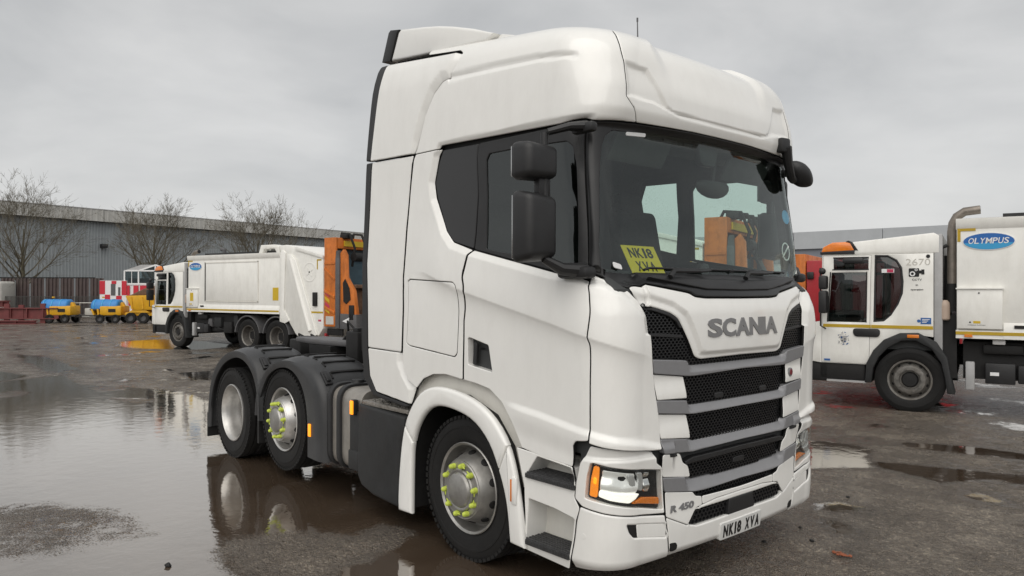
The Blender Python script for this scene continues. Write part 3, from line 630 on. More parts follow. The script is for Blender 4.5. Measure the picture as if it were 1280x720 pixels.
# windscreen -------------------------------------------------------------
wgl = symm([(2.33,2.832),(1.615,2.824),(1.269,2.804),(1.225,2.765),(1.205,2.70),(1.142,2.128),(1.146,1.985),(1.19,1.967),(1.40,1.960),(2.33,1.957)])
panel('windscreen_surround', symm([(2.33,2.864),(1.977,2.864),(1.393,2.853),(1.167,2.841),(1.113,2.839),(1.062,2.045),(1.046,1.945),(1.083,1.953),(1.16,1.940),(1.242,1.906),(1.290,1.872),(1.312,1.893),(1.350,1.898),(1.781,1.840),(1.828,1.817),(1.932,1.809),(2.33,1.807)]), 'blackg', TR, st=.03, off=.0, holes=[wgl], thick=.03,
      disp=lambda u, v: .022*ss(1.95, 1.86, v)*ss(1.2, 1.32, u))
WS = panel('windscreen', symm([(2.33,2.845),(1.615,2.837),(1.26,2.815),(1.205,2.765),(1.19,2.70),(1.128,2.128),(1.132,1.975),(1.19,1.952),(1.40,1.946),(2.33,1.944)]), 'glass', TR, st=.05, off=-.004, thick=.005)
panel('toll_tag', [(1.375,2.812),(1.56,2.822),(1.56,2.797),(1.375,2.788)][::-1], 'wtext', WS, st=.06, off=.001, edge=.002, thick=.002)
panel('windscreen_sticker', [(1.235,2.02),(1.30,2.005),(1.303,1.972),(1.238,1.985)][::-1], 'wtext', WS, st=.05, off=.001, edge=.002, thick=.002)
for (u_, v_) in ((3.32, 2.15),):
    b = MB(); p, n_ = SP(u_, v_, -.012)
    b.lathe([(.060, 0), (.070, 0), (.070, .003), (.060, .003), (.060, 0)], tuple(p[0]), tuple(n_[0]), 24)
    b.box(tuple(p[0]), (.006, .12, .008), Matrix.Rotation(.8, 3, 'X'))
    b.build('no_smoking_sticker', 'wtext', WS)
b = MB(); p, n_ = SP(3.40, 2.42, -.012); b.lathe([(0, 0), (.055, 0), (.055, .003)], tuple(p[0]), tuple(n_[0]), 20); b.build('tax_disc', 'logoc', WS)
panel('cowl_ledge', symm([(2.33,1.90),(1.9,1.905),(1.5,1.925),(1.44,1.91),(1.85,1.862),(1.95,1.85),(2.33,1.846)]), 'black', TR, st=.05, off=.035, thick=.03)
for (ub, ue, ve) in ((1.62, 2.32, 1.985), (2.45, 3.36, 1.985)):
    b = MB(); wp = lambda u_, v_, o_: tuple(SP(u_, v_, o_)[0][0])
    b.tube([wp(ub, 1.90, .05), wp(ub+.05, 1.925, .07), wp(ub+.35, 1.965, .05), wp(ub+.48, 1.975, .035)], [.018, .016, .010, .007], 8)
    W_ = b.build('wiper', 'black', TR)
    b = MB(); b.tube([wp(u_, ve-.012+.012*k, .012) for k, u_ in enumerate(np.linspace(ub-.15 if ub < 2 else ub-.05, ub+.72, 6)/1.0)][:1]+[wp(u_, ve, .012) for u_ in np.linspace(ub-.1, ub+.72, 10)], .008, 6); b.build('wiper_blade', 'black', W_)

# inner trim: closes the body behind the panel gaps, with the window openings left free
dg_ = [(0.16,2.735),(0.205,2.775),(0.407,2.778),(0.964,2.76),(1.02,2.72),(1.03,2.594),(0.97,1.97),(0.09,2.11)]
qw_ = [(-0.33,2.82),(0.03,2.81),(0.01,2.508),(-0.05,2.18),(-0.22,2.22),(-0.30,2.30),(-0.40,2.518),(-0.42,2.636)]
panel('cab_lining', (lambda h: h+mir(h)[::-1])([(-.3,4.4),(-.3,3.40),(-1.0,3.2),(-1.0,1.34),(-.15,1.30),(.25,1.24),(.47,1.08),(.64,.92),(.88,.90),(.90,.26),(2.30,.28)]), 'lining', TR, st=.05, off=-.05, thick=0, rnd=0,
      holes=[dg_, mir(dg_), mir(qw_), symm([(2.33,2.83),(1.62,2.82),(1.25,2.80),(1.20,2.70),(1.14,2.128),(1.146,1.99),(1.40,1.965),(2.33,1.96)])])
b = MB(); b.span(-1.02, -.98, -1.08, 1.08, 1.0, 3.55); b.build('cab_rear_wall', 'liningl', TR)
b = MB(); b.span(-1.0, .2, -1.14, 1.14, 1.30, 1.36); b.span(.2, 1.12, -1.12, 1.12, 1.05, 1.10); b.build('cab_floor', 'lining', TR)
b = MB(); b.span(-.98, -.35, -1.12, 1.12, 1.36, 1.75, bev=.04); b.build('bunk', 'seat', TR)
b = MB(); b.prism([(1.16,1.86),(1.08,1.93),(.70,1.90),(.52,1.80),(.55,1.5),(.9,1.2),(1.2,1.2)], XZ, -1.12, 1.12, bev=.03)
DB = b.build('dashboard', 'dashb', TR)
b = MB(); b.prism([(.84,1.88),(.80,1.95),(.6,1.99),(.48,1.9),(.5,1.75),(.84,1.75)], XZ, -.95, -.15, bev=.06); b.build('instrument_binnacle', 'dashb', DB)
b = MB(); b.box((.93, .08, 1.97), (.05, .09, .14), bev=.015); b.build('dash_camera', 'black', DB)
b = MB(); cs = Vector((.33, -.55, 1.84)); ax = Vector((-.55, 0, .83)).normalized()
a1 = ax.orthogonal().normalized(); a2 = ax.cross(a1)
b.tube([cs+(a1*cos(t)+a2*sin(t))*.225 for t in np.linspace(0, 2*pi, 33)], .017, 8, cap=False); b.cyl(cs, cs-ax*.35, .05, .07); b.box(tuple(cs), (.05, .42, .03)); b.box(tuple(cs), (.3, .05, .03)); b.build('steering_wheel', 'black', TR)
for y_ in (-.55, .6):
    sx = .36 if y_ > 0 else 0
    b = MB(); b.box((-.22+sx, y_, 1.68), (.5, .5, .16), bev=.05); ST_ = b.build('seat', 'seat', TR)
    b = MB(); b.box((-.42+sx, y_, 2.10), (.16, .52, .86), Matrix.Rotation(-.2, 3, 'Y'), bev=.06); b.build('backrest', 'seat', ST_)
    b = MB(); b.box((-.54+sx, y_, 2.56), (.12, .32, .24), Matrix.Rotation(-.2, 3, 'Y'), bev=.045); b.build('headrest', 'seat', ST_)
b = MB(); b.span(.72, .98, -1.05, 1.05, 2.80, 3.0, bev=.04); SH = b.build('overhead_locker', 'lining', TR)
for u_ in (2.02, 2.22, 2.42): 
    b = MB(); b.span(.975, .99, (u_-2.35)*1.1-.08, (u_-2.35)*1.1+.06, 2.815, 2.835); b.build('tachograph_slot', 'grey', SH)
b = MB(); b.prism([(-.12,2.83),(.12,2.83),(.09,2.72),(.06,2.70),(-.06,2.70),(-.09,2.72)], YZ, .98, 1.03, bev=.01); b.build('camera_pod', 'black', TR)
b = MB(); b.ball((.88, .27, 2.60), 1, 16, (.05, .20, .085))
for v in b.bm.verts: v.co.z = min(v.co.z, 2.635)
b.cyl((.88, .27, 2.63), (.90, .27, 2.80), .015); b.build('cab_mirror', 'black', TR)
b = MB(); b.box((.93, -.62, 2.74), (.03, .55, .18), Matrix.Rotation(.5, 3, 'Y'), bev=.01); b.build('sun_visor', 'lining', TR)
b = MB(); b.box((.93, .62, 2.74), (.03, .55, .18), Matrix.Rotation(.5, 3, 'Y'), bev=.01); b.build('sun_visor', 'lining', TR)

# roof spoiler, aerial --------------------------------------------------
sp_ = [(-1.325,3.742),(-1.215,3.955),(-1.18,3.972),(-.846,3.905),(-.66,3.862),(-.483,3.811),(-.244,3.732),(-.01,3.640),(-.085,3.596),(-.532,3.645)]
b = MB(); b.prism(sp_, XZ, -1.05, 1.05, bev=.022, seg=3); SPO = b.build('roof_spoiler', 'white', TR)
b = MB(); b.prism([(-1.462,3.762),(-1.36,3.985),(-1.33,4.0),(-1.20,3.973),(-1.232,3.955),(-1.335,3.744)], XZ, -1.052, 1.052, bev=.006); b.build('spoiler_edge_strip', 'black', SPO)
b = MB(); b.prism([(-1.2,3.5),(-1.3,3.75),(-.53,3.66),(-.09,3.605),(.0,3.4)], XZ, -1.0, 1.0); b.build('spoiler_base', 'shade', SPO)
b = MB(); b.prism([(.02,3.636),(-.06,3.595),(.20,3.54),(.30,3.55),(.20,3.580)], XZ, -1.0, 1.0, bev=.01); b.build('spoiler_lip', 'white', SPO)
ap = (.36, .08, 3.52)
b = MB(); b.cyl((ap[0], ap[1], 3.45), (ap[0]-.01, ap[1], 3.70), .012, .009, 8); AE = b.build('aerial', 'black', TR)
b = MB(); b.cyl((ap[0]-.01, ap[1], 3.70), (ap[0]-.015, ap[1], 3.90), .006, .004, 6); b.cyl((ap[0]-.015, ap[1], 3.89), (ap[0]-.015, ap[1], 3.92), .007, .007, 6); b.build('aerial_rod', 'grey', AE)
# faint ghost of removed roof lettering
lettering('Change and', onS(2.20, 3.235, .0), .66, .062, 'ghost2', TR, depth=.0006, name='faded_lettering', bold=.01) if False else None

# mirrors ----------------------------------------------------------------
def mirror_set(s, bx=0., by=0.):
    b = MB(); b.tube([(1.0, s*1.19, 2.80), (.97, s*1.30, 2.79), (.90, s*1.40, 2.755)], [.05, .035, .028], 10, sq=.7)
    b.box((1.0, s*1.205, 2.79), (.17, .06, .06), bev=.02); A = b.build('mirror_arm', 'black', TR)
    b = MB(); b.tube([(1.0, s*1.20, 1.965), (.95, s*1.34, 1.975), (.90, s*1.43, 2.03)], [.06, .045, .03], 10, sq=.8)
    b.box((.96, s*1.225, 1.955), (.24, .10, .07), bev=.025); b.build('mirror_arm', 'black', TR)
    b = MB(); b.cyl((.90, s*1.42, 2.02), (.89, s*1.42, 2.75), .022); b.box((.885, s*1.43, 2.44), (.05, .09, .12), bev=.01); b.build('mirror_post', 'black', TR)
    for z0, z1, hw in ((2.470, 2.690, .135), (2.005, 2.415, .128)):
        b = MB(); yc = s*1.475; zc = (z0+z1)/2
        b.box((.875, yc, zc), (.16, hw*2, z1-z0), bev=.045, seg=3)
        for v in b.bm.verts:
            t = (v.co.x-.795)/.16; k = 1-.14*max(0, t)
            v.co.y = yc+(v.co.y-yc)*k; v.co.z = zc+(v.co.z-zc)*k*(1.0+.05*(v.co.y-yc)*s/hw)
        H = b.build('mirror_housing', 'black', TR)
        b = MB(); b.box((.794, yc, zc), (.006, hw*2-.05, z1-z0-.05), bev=.002); b.build('mirror_glass', 'chrome', H)
mirror_set(-1)
n0 = set(bpy.data.objects); mirror_set(1)
for o_ in set(bpy.data.objects)-n0:
    if o_.name.startswith(('mirror_housing', 'mirror_post')): o_.location = (-.14, -.10, .10)
b = MB(); b.box((1.135, .80, 2.93), (.07, .10, .11), Matrix.Rotation(-.2, 3, 'Z'), bev=.02); b.tube([(1.15, .82, 2.92), (1.14, .87, 2.80), (1.12, .95, 2.71), (1.10, 1.02, 2.70)], [.04, .034, .032, .03], 10); FM = b.build('front_mirror_arm', 'black', TR)
b = MB(); b.ball((0, 0, 0), 1, 18)
for v in b.bm.verts:
    q = v.co.copy(); k = 1-.35*max(0, q.y); x_ = max(q.x, -.55)
    v.co = Vector((1.115+x_*.085*k+q.y*.02, 1.10+q.y*.125, 2.745+q.z*.088*k-q.y*.055))
b.build('front_mirror_housing', 'black', FM)

# front arch flare, liner, chassis ----------------------------------------
fo = [(-0.855,0.184),(-0.862,0.275),(-0.846,0.482),(-0.814,0.709),(-0.765,0.866),(-0.693,0.985),(-0.60,1.085),(-0.496,1.145),(-0.36,1.172),(-0.176,1.165),(0.046,1.125),(0.205,1.058),(0.325,0.965),(0.415,0.847),(0.475,0.689),(0.521,0.49),(0.556,0.257)]
fi = [(0.425,0.262),(0.394,0.51),(0.322,0.69),(0.235,0.845),(0.102,0.958),(-0.042,1.012),(-0.271,1.040),(-0.415,1.022),(-0.53,0.95),(-0.625,0.83),(-0.672,0.70),(-0.680,0.587),(-0.684,0.441),(-0.687,0.191)]
def chaik(q, it=2):
    q = np.array(q, float)
    for _ in range(it):
        m_ = np.empty((2*len(q)-2, 2)); m_[0::2] = q[:-1]*.75+q[1:]*.25; m_[1::2] = q[:-1]*.25+q[1:]*.75; q = np.vstack([q[:1], m_, q[-1:]])
    return [tuple(p) for p in q]
def cut(q, a, b_):   # stretch of a polyline between two parameters 0..1 of its arc length
    q = np.array(q); d_ = np.r_[0, np.cumsum(np.linalg.norm(np.diff(q, axis=0), axis=1))]; t_ = np.linspace(a, b_, 22)*d_[-1]
    return [(float(np.interp(x, d_, q[:, 0])), float(np.interp(x, d_, q[:, 1]))) for x in t_]
fo_s, fi_s = chaik(fo), chaik(fi)
for s in (-1, 1):
    b = MB(); b.prism(cut(fo_s, .245, .765)+cut(fi_s, .205, .76), XZ, s*1.275, s*1.215, bev=.025, seg=3); FL = b.build('wheel_arch_flare', 'white', TR)
    b = MB(); b.prism(cut(fo_s, 0, .243)+cut(fi_s, .762, 1), XZ, s*1.272, s*1.222, bev=.02, seg=3); b.build('flare_rear_section', 'white', FL)
    b = MB(); b.prism(cut(fo_s, .767, 1)+cut(fi_s, 0, .203), XZ, s*1.272, s*1.222, bev=.02, seg=3); b.build('flare_front_section', 'white', FL)
    b = MB(); b.box((.475, s*1.272, .60), (.045, .02, .17), bev=.008); b.build('arch_marker', 'white', FL)
    b = MB(); b.box((.452, s*1.274, .60), (.016, .02, .14), bev=.004); b.build('arch_reflector', 'amber', FL)
    b = MB(); out_ = [(-.74,.25),(-.72,.7),(-.6,.98),(-.4,1.12),(-.1,1.13),(.2,1.03),(.37,.85),(.45,.6),(.47,.25)]; inn = [(a*.97-.004, c-.03) for a, c in out_][::-1]
    b.prism(out_+inn, XZ, s*1.21, s*.55); b.build('wheel_arch_liner', 'shade', TR)
    b = MB(); b.prism(chaik([(-.86,1.04),(-.7,1.19),(-.5,1.26),(-.15,1.25),(.1,1.21),(.28,1.1),(.42,.9),(.5,.7)])+chaik([(.45,.6),(.3,.9),(0,1.1),(-.4,1.1),(-.7,.95)]), XZ, s*1.17, s*1.05); b.build('arch_inner_panel', 'whiteb', TR)
    # side skirt box with tread plate, tank, guards
    sk = [(-1.55,.905),(-.84,.885),(-.90,.70),(-.93,.30),(-.92,.17),(-1.32,.19),(-1.50,.235),(-1.565,.31)]
    b = MB(); b.prism(sk, XZ, s*1.22, s*.75, bev=.03, seg=3); SK = b.build('side_skirt', 'dark', TR)
    b = MB(); b.span(-1.53, -.84, s*1.19, s*.80, .90, .935, bev=.006)
    for i in range(11):
        for k in range(8): b.box((-1.49+i*.06+.03*(k % 2), s*(.83+k*.045), .938), (.035, .012, .008), Matrix.Rotation(.7*(1 if (i+k) % 2 else -1), 3, 'Z'))
    b.build('step_tread', 'checker', SK)
    tk = [(-2.03,.98),(-1.62,.98),(-1.50,.86),(-1.50,.45),(-1.62,.32),(-2.03,.32)]
    b = MB(); b.prism([(y, z) for y, z in roundc([(s*1.175,1.0),(s*.62,1.0),(s*.62,.30),(s*1.175,.30)], .13, 6)], YZ, -2.14, -1.58, bev=.012); TK = b.build('fuel_tank', 'steel', TR)
    for x_ in (-2.10, -1.93):
        b = MB(); b.prism([(y, z) for y, z in roundc([(s*1.20,1.025),(s*.60,1.025),(s*.60,.28),(s*1.20,.28)], .15, 6)], YZ, x_-.035, x_+.035, bev=.012); b.build('tank_strap', 'black', TK)
    b = MB(); b.lathe([(0, .05), (.055, .05), (.06, .02), (.07, 0)], (-1.97, s*.98, 1.0), (0, 0, 1), 20); b.build('filler_cap', 'black', TK)
    b = MB(); b.span(-1.74, -1.50, s*1.195, s*.70, .40, .84, bev=.02); b.span(-1.74, -1.56, s*1.21, s*1.1, .33, .50, bev=.02); b.build('air_tank_box', 'dark', TR)
    for (x_, z_) in ((-1.63, .865), (-2.40, .565)):
        b = MB(); b.box((x_, s*1.205, z_), (.05, .05, .13), bev=.01); MK = b.build('side_marker', 'black', TR)
        b = MB(); b.box((x_, s*1.232, z_), (.04, .02, .115), bev=.005); b.build('marker_lamp', 'amberlit', MK)
    for (o2, i2, x0_, x1_) in (([(-5.06,.24),(-5.04,.6),(-4.92,.9),(-4.7,1.09),(-4.4,1.21),(-4.1,1.245),(-3.8,1.21),(-3.6,1.09),(-3.50,.9),(-3.48,.5)], [(-3.60,.5),(-3.62,.78),(-3.72,.95),(-3.87,1.06),(-4.1,1.12),(-4.35,1.09),(-4.6,1.0),(-4.82,.83),(-4.95,.6),(-4.98,.24)], -5.06, -3.5),
                           ([(-3.69,.55),(-3.66,.78),(-3.56,.95),(-3.36,1.11),(-3.1,1.20),(-2.8,1.235),(-2.5,1.20),(-2.28,1.10),(-2.14,.93),(-2.09,.7),(-2.08,.31)], [(-2.46,.31),(-2.46,.60),(-2.50,.83),(-2.62,1.0),(-2.83,1.10),(-3.1,1.09),(-3.34,1.0),(-3.48,.85),(-3.58,.68),(-3.60,.55)], -3.7, -2.1)):
        def path(q, n=44):
            q = np.array(q, float)
            for _ in range(3):
                m_ = np.empty((2*len(q)-2, 2)); m_[0::2] = q[:-1]*.75+q[1:]*.25; m_[1::2] = q[:-1]*.25+q[1:]*.75; q = np.vstack([q[:1], m_, q[-1:]])
            d_ = np.r_[0, np.cumsum(np.linalg.norm(np.diff(q, axis=0), axis=1))]; t_ = np.linspace(0, d_[-1], n)
            return np.stack([np.interp(t_, d_, q[:, 0]), np.interp(t_, d_, q[:, 1])], 1)
        po, pi_ = path(o2), path(i2[::-1]); tg = np.gradient(po, axis=0); nr = np.stack([-tg[:, 1], tg[:, 0]], 1); nr /= np.linalg.norm(nr, axis=1)[:, None]
        if nr[20] @ np.array([0, 1]) < 0: nr = -nr
        po = po-nr*.03; sec = [(pi_, 1.222), (pi_*.5+po*.5, 1.238), (pi_*.25+po*.75, 1.236), (po-nr*.022, 1.215), (po-nr*.004, 1.17), (po+nr*.012, 1.09), (po+nr*.020, .95), (po+nr*.016, .78), (po-nr*.008, .66), (po-nr*.05, .62), (po-nr*.07, .63), (po-nr*.035, 1.10), (pi_*.4+po*.6, 1.19), (pi_, 1.20)]
        b = MB(); R2 = [[b.bm.verts.new((p_[0], s*y_, p_[1])) for p_ in q_] for q_, y_ in sec]
        for u_ in range(len(R2)):
            for k in range(43): b.bm.faces.new((R2[u_][k], R2[u_][k+1], R2[(u_+1) % len(R2)][k+1], R2[(u_+1) % len(R2)][k]))
        b.bm.faces.new([r[0] for r in R2]); b.bm.faces.new([r[-1] for r in R2])
        G = b.build('mudguard', 'guard', TR, ang=60)
        for k in range(11, 35, 3):  # moulded grooves drawn as raised strips, their shade put into the dark colour
            b = MB(); t = Vector((tg[k][0], 0, tg[k][1])).normalized(); n3 = Vector((nr[k][0], 0, nr[k][1])); rot = Matrix((t, t.cross(n3)*-1, n3)).transposed()
            b.box((po[k][0]+n3.x*.020, s*.90, po[k][1]+n3.z*.020), (.026, .34, .022), rot, bev=.006); b.box((po[k][0]+n3.x*.013+t.x*.035, s*1.075, po[k][1]+n3.z*.013+t.z*.035), (.085, .014, .014), rot, bev=.003); b.build('guard_groove_shade', 'shade', G)
        for k in ((30, 38) if x0_ > -4 else (33,)):
            b = MB(); t = Vector((tg[k][0], 0, tg[k][1])).normalized(); n3 = Vector((nr[k][0], 0, nr[k][1])); rot = Matrix((t, t.cross(n3)*-1, n3)).transposed()
            b.box((po[k][0], s*1.13, po[k][1]+.004), (.16, .07, .03), rot, bev=.008); b.box((po[k][0]+n3.x*.02, s*1.13, po[k][1]+n3.z*.02), (.10, .04, .03), rot, bev=.006); b.build('guard_clip', 'black', G)
    b = MB(); b.span(-5.055, -5.03, s*1.23, s*.62, .12, .40); b.build('mud_flap', 'shade', TR)
    b = MB(); b.span(-3.66, -3.62, s*1.2, s*.62, .25, .9); b.build('mud_flap', 'shade', TR)
    b = MB(); b.span(-5.2, .6, s*.36, s*.43, .72, .98); b.build('chassis_rail', 'shade', TR)
b = MB()
for x_ in (-5.1, -4.5, -3.5, -2.6, -1.7, -.6): b.span(x_-.06, x_+.06, -.40, .40, .74, .94)
b.span(-1.7, -1.0, -.9, .9, .45, .98); b.span(-.7, .9, -.55, .55, .40, 1.2); b.span(.55, 1.1, -1.05, 1.05, .28, .9); b.span(-.1, .1, -.95, .95, .40, .56)
b.cyl((-4.3, -.9, .49), (-4.3, .9, .49), .12); b.cyl((-4.3, 0, .3), (-4.3, 0, .72), .24); b.cyl((-3.05, -.9, .57), (-3.05, .9, .57), .08)
b.build('crossmember', 'shade', TR)
b = MB(); b.span(-1.42, -1.1, -1.1, 1.1, .98, 1.5); b.span(-1.35, -1.15, -.9, -.3, 1.5, 2.6); b.span(-1.35, -1.05, .2, .9, 1.4, 3.2); b.build('rear_equipment', 'shade', TR)
b = MB(); b.prism([(-4.35,-.45),(-4.2,-.14),(-3.75,-.06),(-3.75,.06),(-4.2,.14),(-4.35,.45),(-3.8,.5),(-3.2,.42),(-3.1,.2),(-3.1,-.2),(-3.2,-.42),(-3.8,-.5)], XY, 1.24, 1.30, bev=.02)
FW = b.build('fifth_wheel', 'grey', TR)
b = MB(); b.span(-3.9, -3.4, -.5, .5, .96, 1.24); b.build('fifth_wheel_mount', 'shade', FW)
b = MB(); b.span(-2.9, -1.5, -.34, .34, 1.0, 1.03); 
for k in range(9): b.span(-2.85+k*.15, -2.78+k*.15, -.34, .34, 1.03, 1.05)
b.build('catwalk', 'grey', TR)
for k, (y_, c_) in enumerate(((-.3, 'shade'), (-.15, 'red'), (.0, 'shade'), (.18, 'yellow'), (.3, 'shade'))):
    b = MB(); b.tube([(-1.42, y_, 1.9), (-1.62, y_*1.05, 1.5+.05*k), (-2.0, y_*1.15, 1.18), (-2.4, y_*1.1, 1.14), (-2.9, y_, 1.28)], .018, 6); b.build('air_line', 'shade' if c_ != 'red' else 'maroon', TR)
for (x_, y_, dx, dy, z0, z1) in ((-3.0, .42, .45, .2, .98, 1.12), (-2.55, -.42, .5, .22, .98, 1.10), (-4.75, .3, .3, .3, .98, 1.12), (-2.2, .5, .5, .3, .98, 1.22), (-4.9, -.38, .25, .2, .95, 1.10), (-2.0, .1, .35, .5, 1.0, 1.14), (-1.7, -.55, .25, .35, 1.0, 1.32)):
    b = MB(); b.box((x_, y_, (z0+z1)/2), (dx, dy, z1-z0), bev=.02); b.box((x_+.05, y_, z1), (dx*.5, dy*.7, .06), bev=.01); b.cyl((x_-dx*.3, y_, z1-.03), (x_-dx*.3, y_, z1+.07), .035, n=10); b.build('valve_block', 'grey' if x_ < -2.3 else 'shade', TR)

for k in range(5):
    b = MB(); b.tube([(-2.0, -.35+.15*k, 1.75+.05*k), (-2.4, -.4+.16*k, 1.5), (-2.8, -.38+.15*k, 1.38+.03*(k % 2)), (-3.3, -.3+.14*k, 1.40), (-3.7, -.25+.12*k, 1.22)], .016, 6); b.build('hose', 'shade', TR)
for k in range(3):
    b = MB(); b.tube([(-1.50+.26*(t/40)*-1-.02*k, -.25+.22*k+.07*cos(t*1.1), 1.46-.3*(t/40)+.07*sin(t*1.1)) for t in range(41)], .012, 5); b.build('coiled_line', ['shade', 'maroon', 'shade'][k], TR)
for (x_, y_, z_, dx, dy, dz) in ((-2.95, -.35, 1.22, .25, .3, .40), (-3.15, .1, 1.2, .2, .5, .42), (-3.45, .35, 1.18, .3, .3, .40), (-4.6, -.1, 1.15, .3, .5, .20), (-4.95, .2, 1.12, .2, .6, .2), (-2.7, -.3, 1.35, .12, .4, .25), (-1.62, -.35, 1.22, .3, .35, .42), (-1.95, .25, 1.18, .35, .5, .26), (-2.35, -.15, 1.14, .3, .3, .18), (-2.7, .3, 1.12, .3, .25, .16), (-1.55, .45, 1.38, .2, .5, .5), (-2.0, -.45, 1.10, .28, .2, .22)):
    b = MB(); b.box((x_, y_, z_), (dx, dy, dz), bev=.02); b.box((x_+dx*.2, y_-dy*.3, z_+dz*.5), (dx*.4, dy*.3, .08), bev=.01); b.tube([(x_-dx*.4, y_, z_+dz*.4), (x_-dx*.8, y_-.08, z_+dz*.75), (x_-dx*1.2, y_, z_)], .014, 5); b.build('chassis_unit', 'shade', TR)
# wheels -----------------------------------------------------------------
def tyre_profile(w_=.30, R_=.495, rr=.292):
    h = w_/2
    return [(rr, -h*.82), (rr+.03, -h*.93), (.36, -h*1.0), (.41, -h*1.02), (.412, -h*1.04), (.425, -h*1.04), (.428, -h*1.01), (.455, -h*.985), (.470, -h*.93), (R_-.008, -h*.90), (R_-.002, -h*.80), (R_, -h*.55), (R_-.014, -h*.53), (R_-.014, -h*.47), (R_, -h*.45), (R_, -.03), (R_-.014, -.024), (R_-.014, .024), (R_, .03),
            (R_, h*.45), (R_-.014, h*.47), (R_-.014, h*.53), (R_, h*.55), (R_-.002, h*.8), (R_-.008, h*.9), (.455, h*.985), (.41, h*1.02), (.36, h), (rr, h*.82)]
def make_tyre(b, ox, oy, oz, s, w_=.30, R_=.495):
    b.lathe(tyre_profile(w_, R_), (ox, oy, oz), (0, -s, 0), 56)
    n = 64    # shoulder lugs
    for side in (-1, 1):
        for k in range(n):
            t = 2*pi*k/n; c = Vector((ox+cos(t)*(R_-.011), oy+side*w_/2*.90, oz+sin(t)*(R_-.011)))
            b.box(c, (.022, .026, .032), Matrix.Rotation(-t, 3, 'Y'))
def wheel(ox, z, s, kind):
    """s=-1 right side; outer face away from the chassis"""
    yo = s*1.20; w_ = .30
    b = MB(); A = (0, s, 0); o = (ox, 0, z)
    q = lambda L_: [(r, h) for r, h in L_]
    if kind == 'drive':
        yo = s*1.225
        b.lathe(q([(.255, .80), (.245, 1.00), (.262, 1.06), (.275, 1.12), (.277, 1.175), (.290, 1.198), (.304, 1.226), (.313, 1.222), (.312, 1.19), (.29, 1.10)]), o, A, 48)
        b.lathe(q([(0, .90), (.12, .90), (.13, .86), (.17, .85), (.20, .87), (.255, .87)]), o, A, 40)
    else:
        b.lathe(q([(.300, 1.15), (.312, 1.185), (.314, 1.194), (.308, 1.200), (.294, 1.188), (.284, 1.15), (.275, 1.10), (.266, 1.09), (.254, 1.115), (.224, 1.188), (.212, 1.222), (.200, 1.243), (.192, 1.242), (.187, 1.25), (.135, 1.25), (.13, 1.245), (.0, 1.245)]), o, A, 48)
    W = b.build('wheel', 'alu' if kind != 'steer' else 'alud', TR, ang=30)
    b = MB(); make_tyre(b, ox, yo-s*w_/2*1.02, z, s); b.build('tyre', 'rubber', W)
    if kind == 'drive':
        b = MB(); make_tyre(b, ox, yo-s*.51, z, s); b.build('inner_tyre', 'rubber', W)
        b = MB(); b.lathe(q([(.12, .85), (.12, 1.05), (.10, 1.08), (0, 1.08)]), o, A, 28)
        for k in range(10):
            t = 2*pi*k/10; b.cyl((ox+cos(t)*.167, s*.86, z+sin(t)*.167), (ox+cos(t)*.167, s*.92, z+sin(t)*.167), .02, n=6)
        b.build('hub', 'alud', W)
    else:
        b = MB(); b.lathe(q([(.145, 1.245), (.145, 1.262), (.138, 1.270), (.128, 1.270), (.120, 1.266), (.112, 1.280), (.105, 1.285), (.0, 1.288)]), o, A, 36)
        b.build('hub_cap', 'alud', W)
        for k in range(10):
            b = MB(); t = 2*pi*(k+.5)/10; r_ = .239; c = Vector((ox+cos(t)*r_, s*1.152, z+sin(t)*r_))
            nv = Vector((cos(t)*.93, s*.36, sin(t)*.93)).normalized()
            b.lathe([(0, .006), (.024, .006), (.028, .005), (.030, -.01)], c, nv, 14); b.build('vent_hole', 'shade', W)
        for k in range(10):
            t = 2*pi*(k+.25)/10; c = Vector((ox+cos(t)*.166, s*1.247, z+sin(t)*.166))
            b = MB(); b.cyl(c, c+Vector((0, s*.032, 0)), .020, .017, 10); b.ball(c+Vector((0, s*.032, 0)), .0165, 8)
            t2 = t+(.24 if k % 2 else -.24)
            tip = Vector((ox+cos(t2)*.166, s*1.267, z+sin(t2)*.166)); mid_ = (c+tip)/2; mid_.y = s*1.264
            b.tube([c+Vector((0, s*.018, 0)), mid_, tip], [.011, .007, .003], 6)
            b.build('nut_cap', 'neon', W)
for s in (-1, 1):
    wheel(-.10, .49, s, 'steer'); wheel(-3.05, .575, s, 'tag'); wheel(-4.30, .49, s, 'drive')

# card on the dash: lies inside the cab, not part of it

cz = Matrix.Rotation(0, 3, 'X')
b = MB(); b.prism([(-.77,-.0),(-.44,-.0),(-.44,.20),(-.77,.20)], lambda y, k, d: (1.0-k*.5+d, y, 1.958+k*.9), 0, .003)
CARD = b.build('registration_card', 'yellowc'); tag(CARD, 'yellow registration card lying against the inside of the windscreen of the white tractor unit', 'card')
for s_, z_ in (('NK18', .148), ('XVA', .052)):
    letters(s_, lambda a, b_, d, z_=z_: (1.0-(z_+b_)*.5+.005+d, -.605+a, 1.958+(z_+b_)*.9), .235 if len(s_) == 4 else .19, .07, 'ink', CARD, gap=.18, widths=[.85, .85, .3, .8] if len(s_) == 4 else [.85, .85, .85], bold=.02, depth=.001)

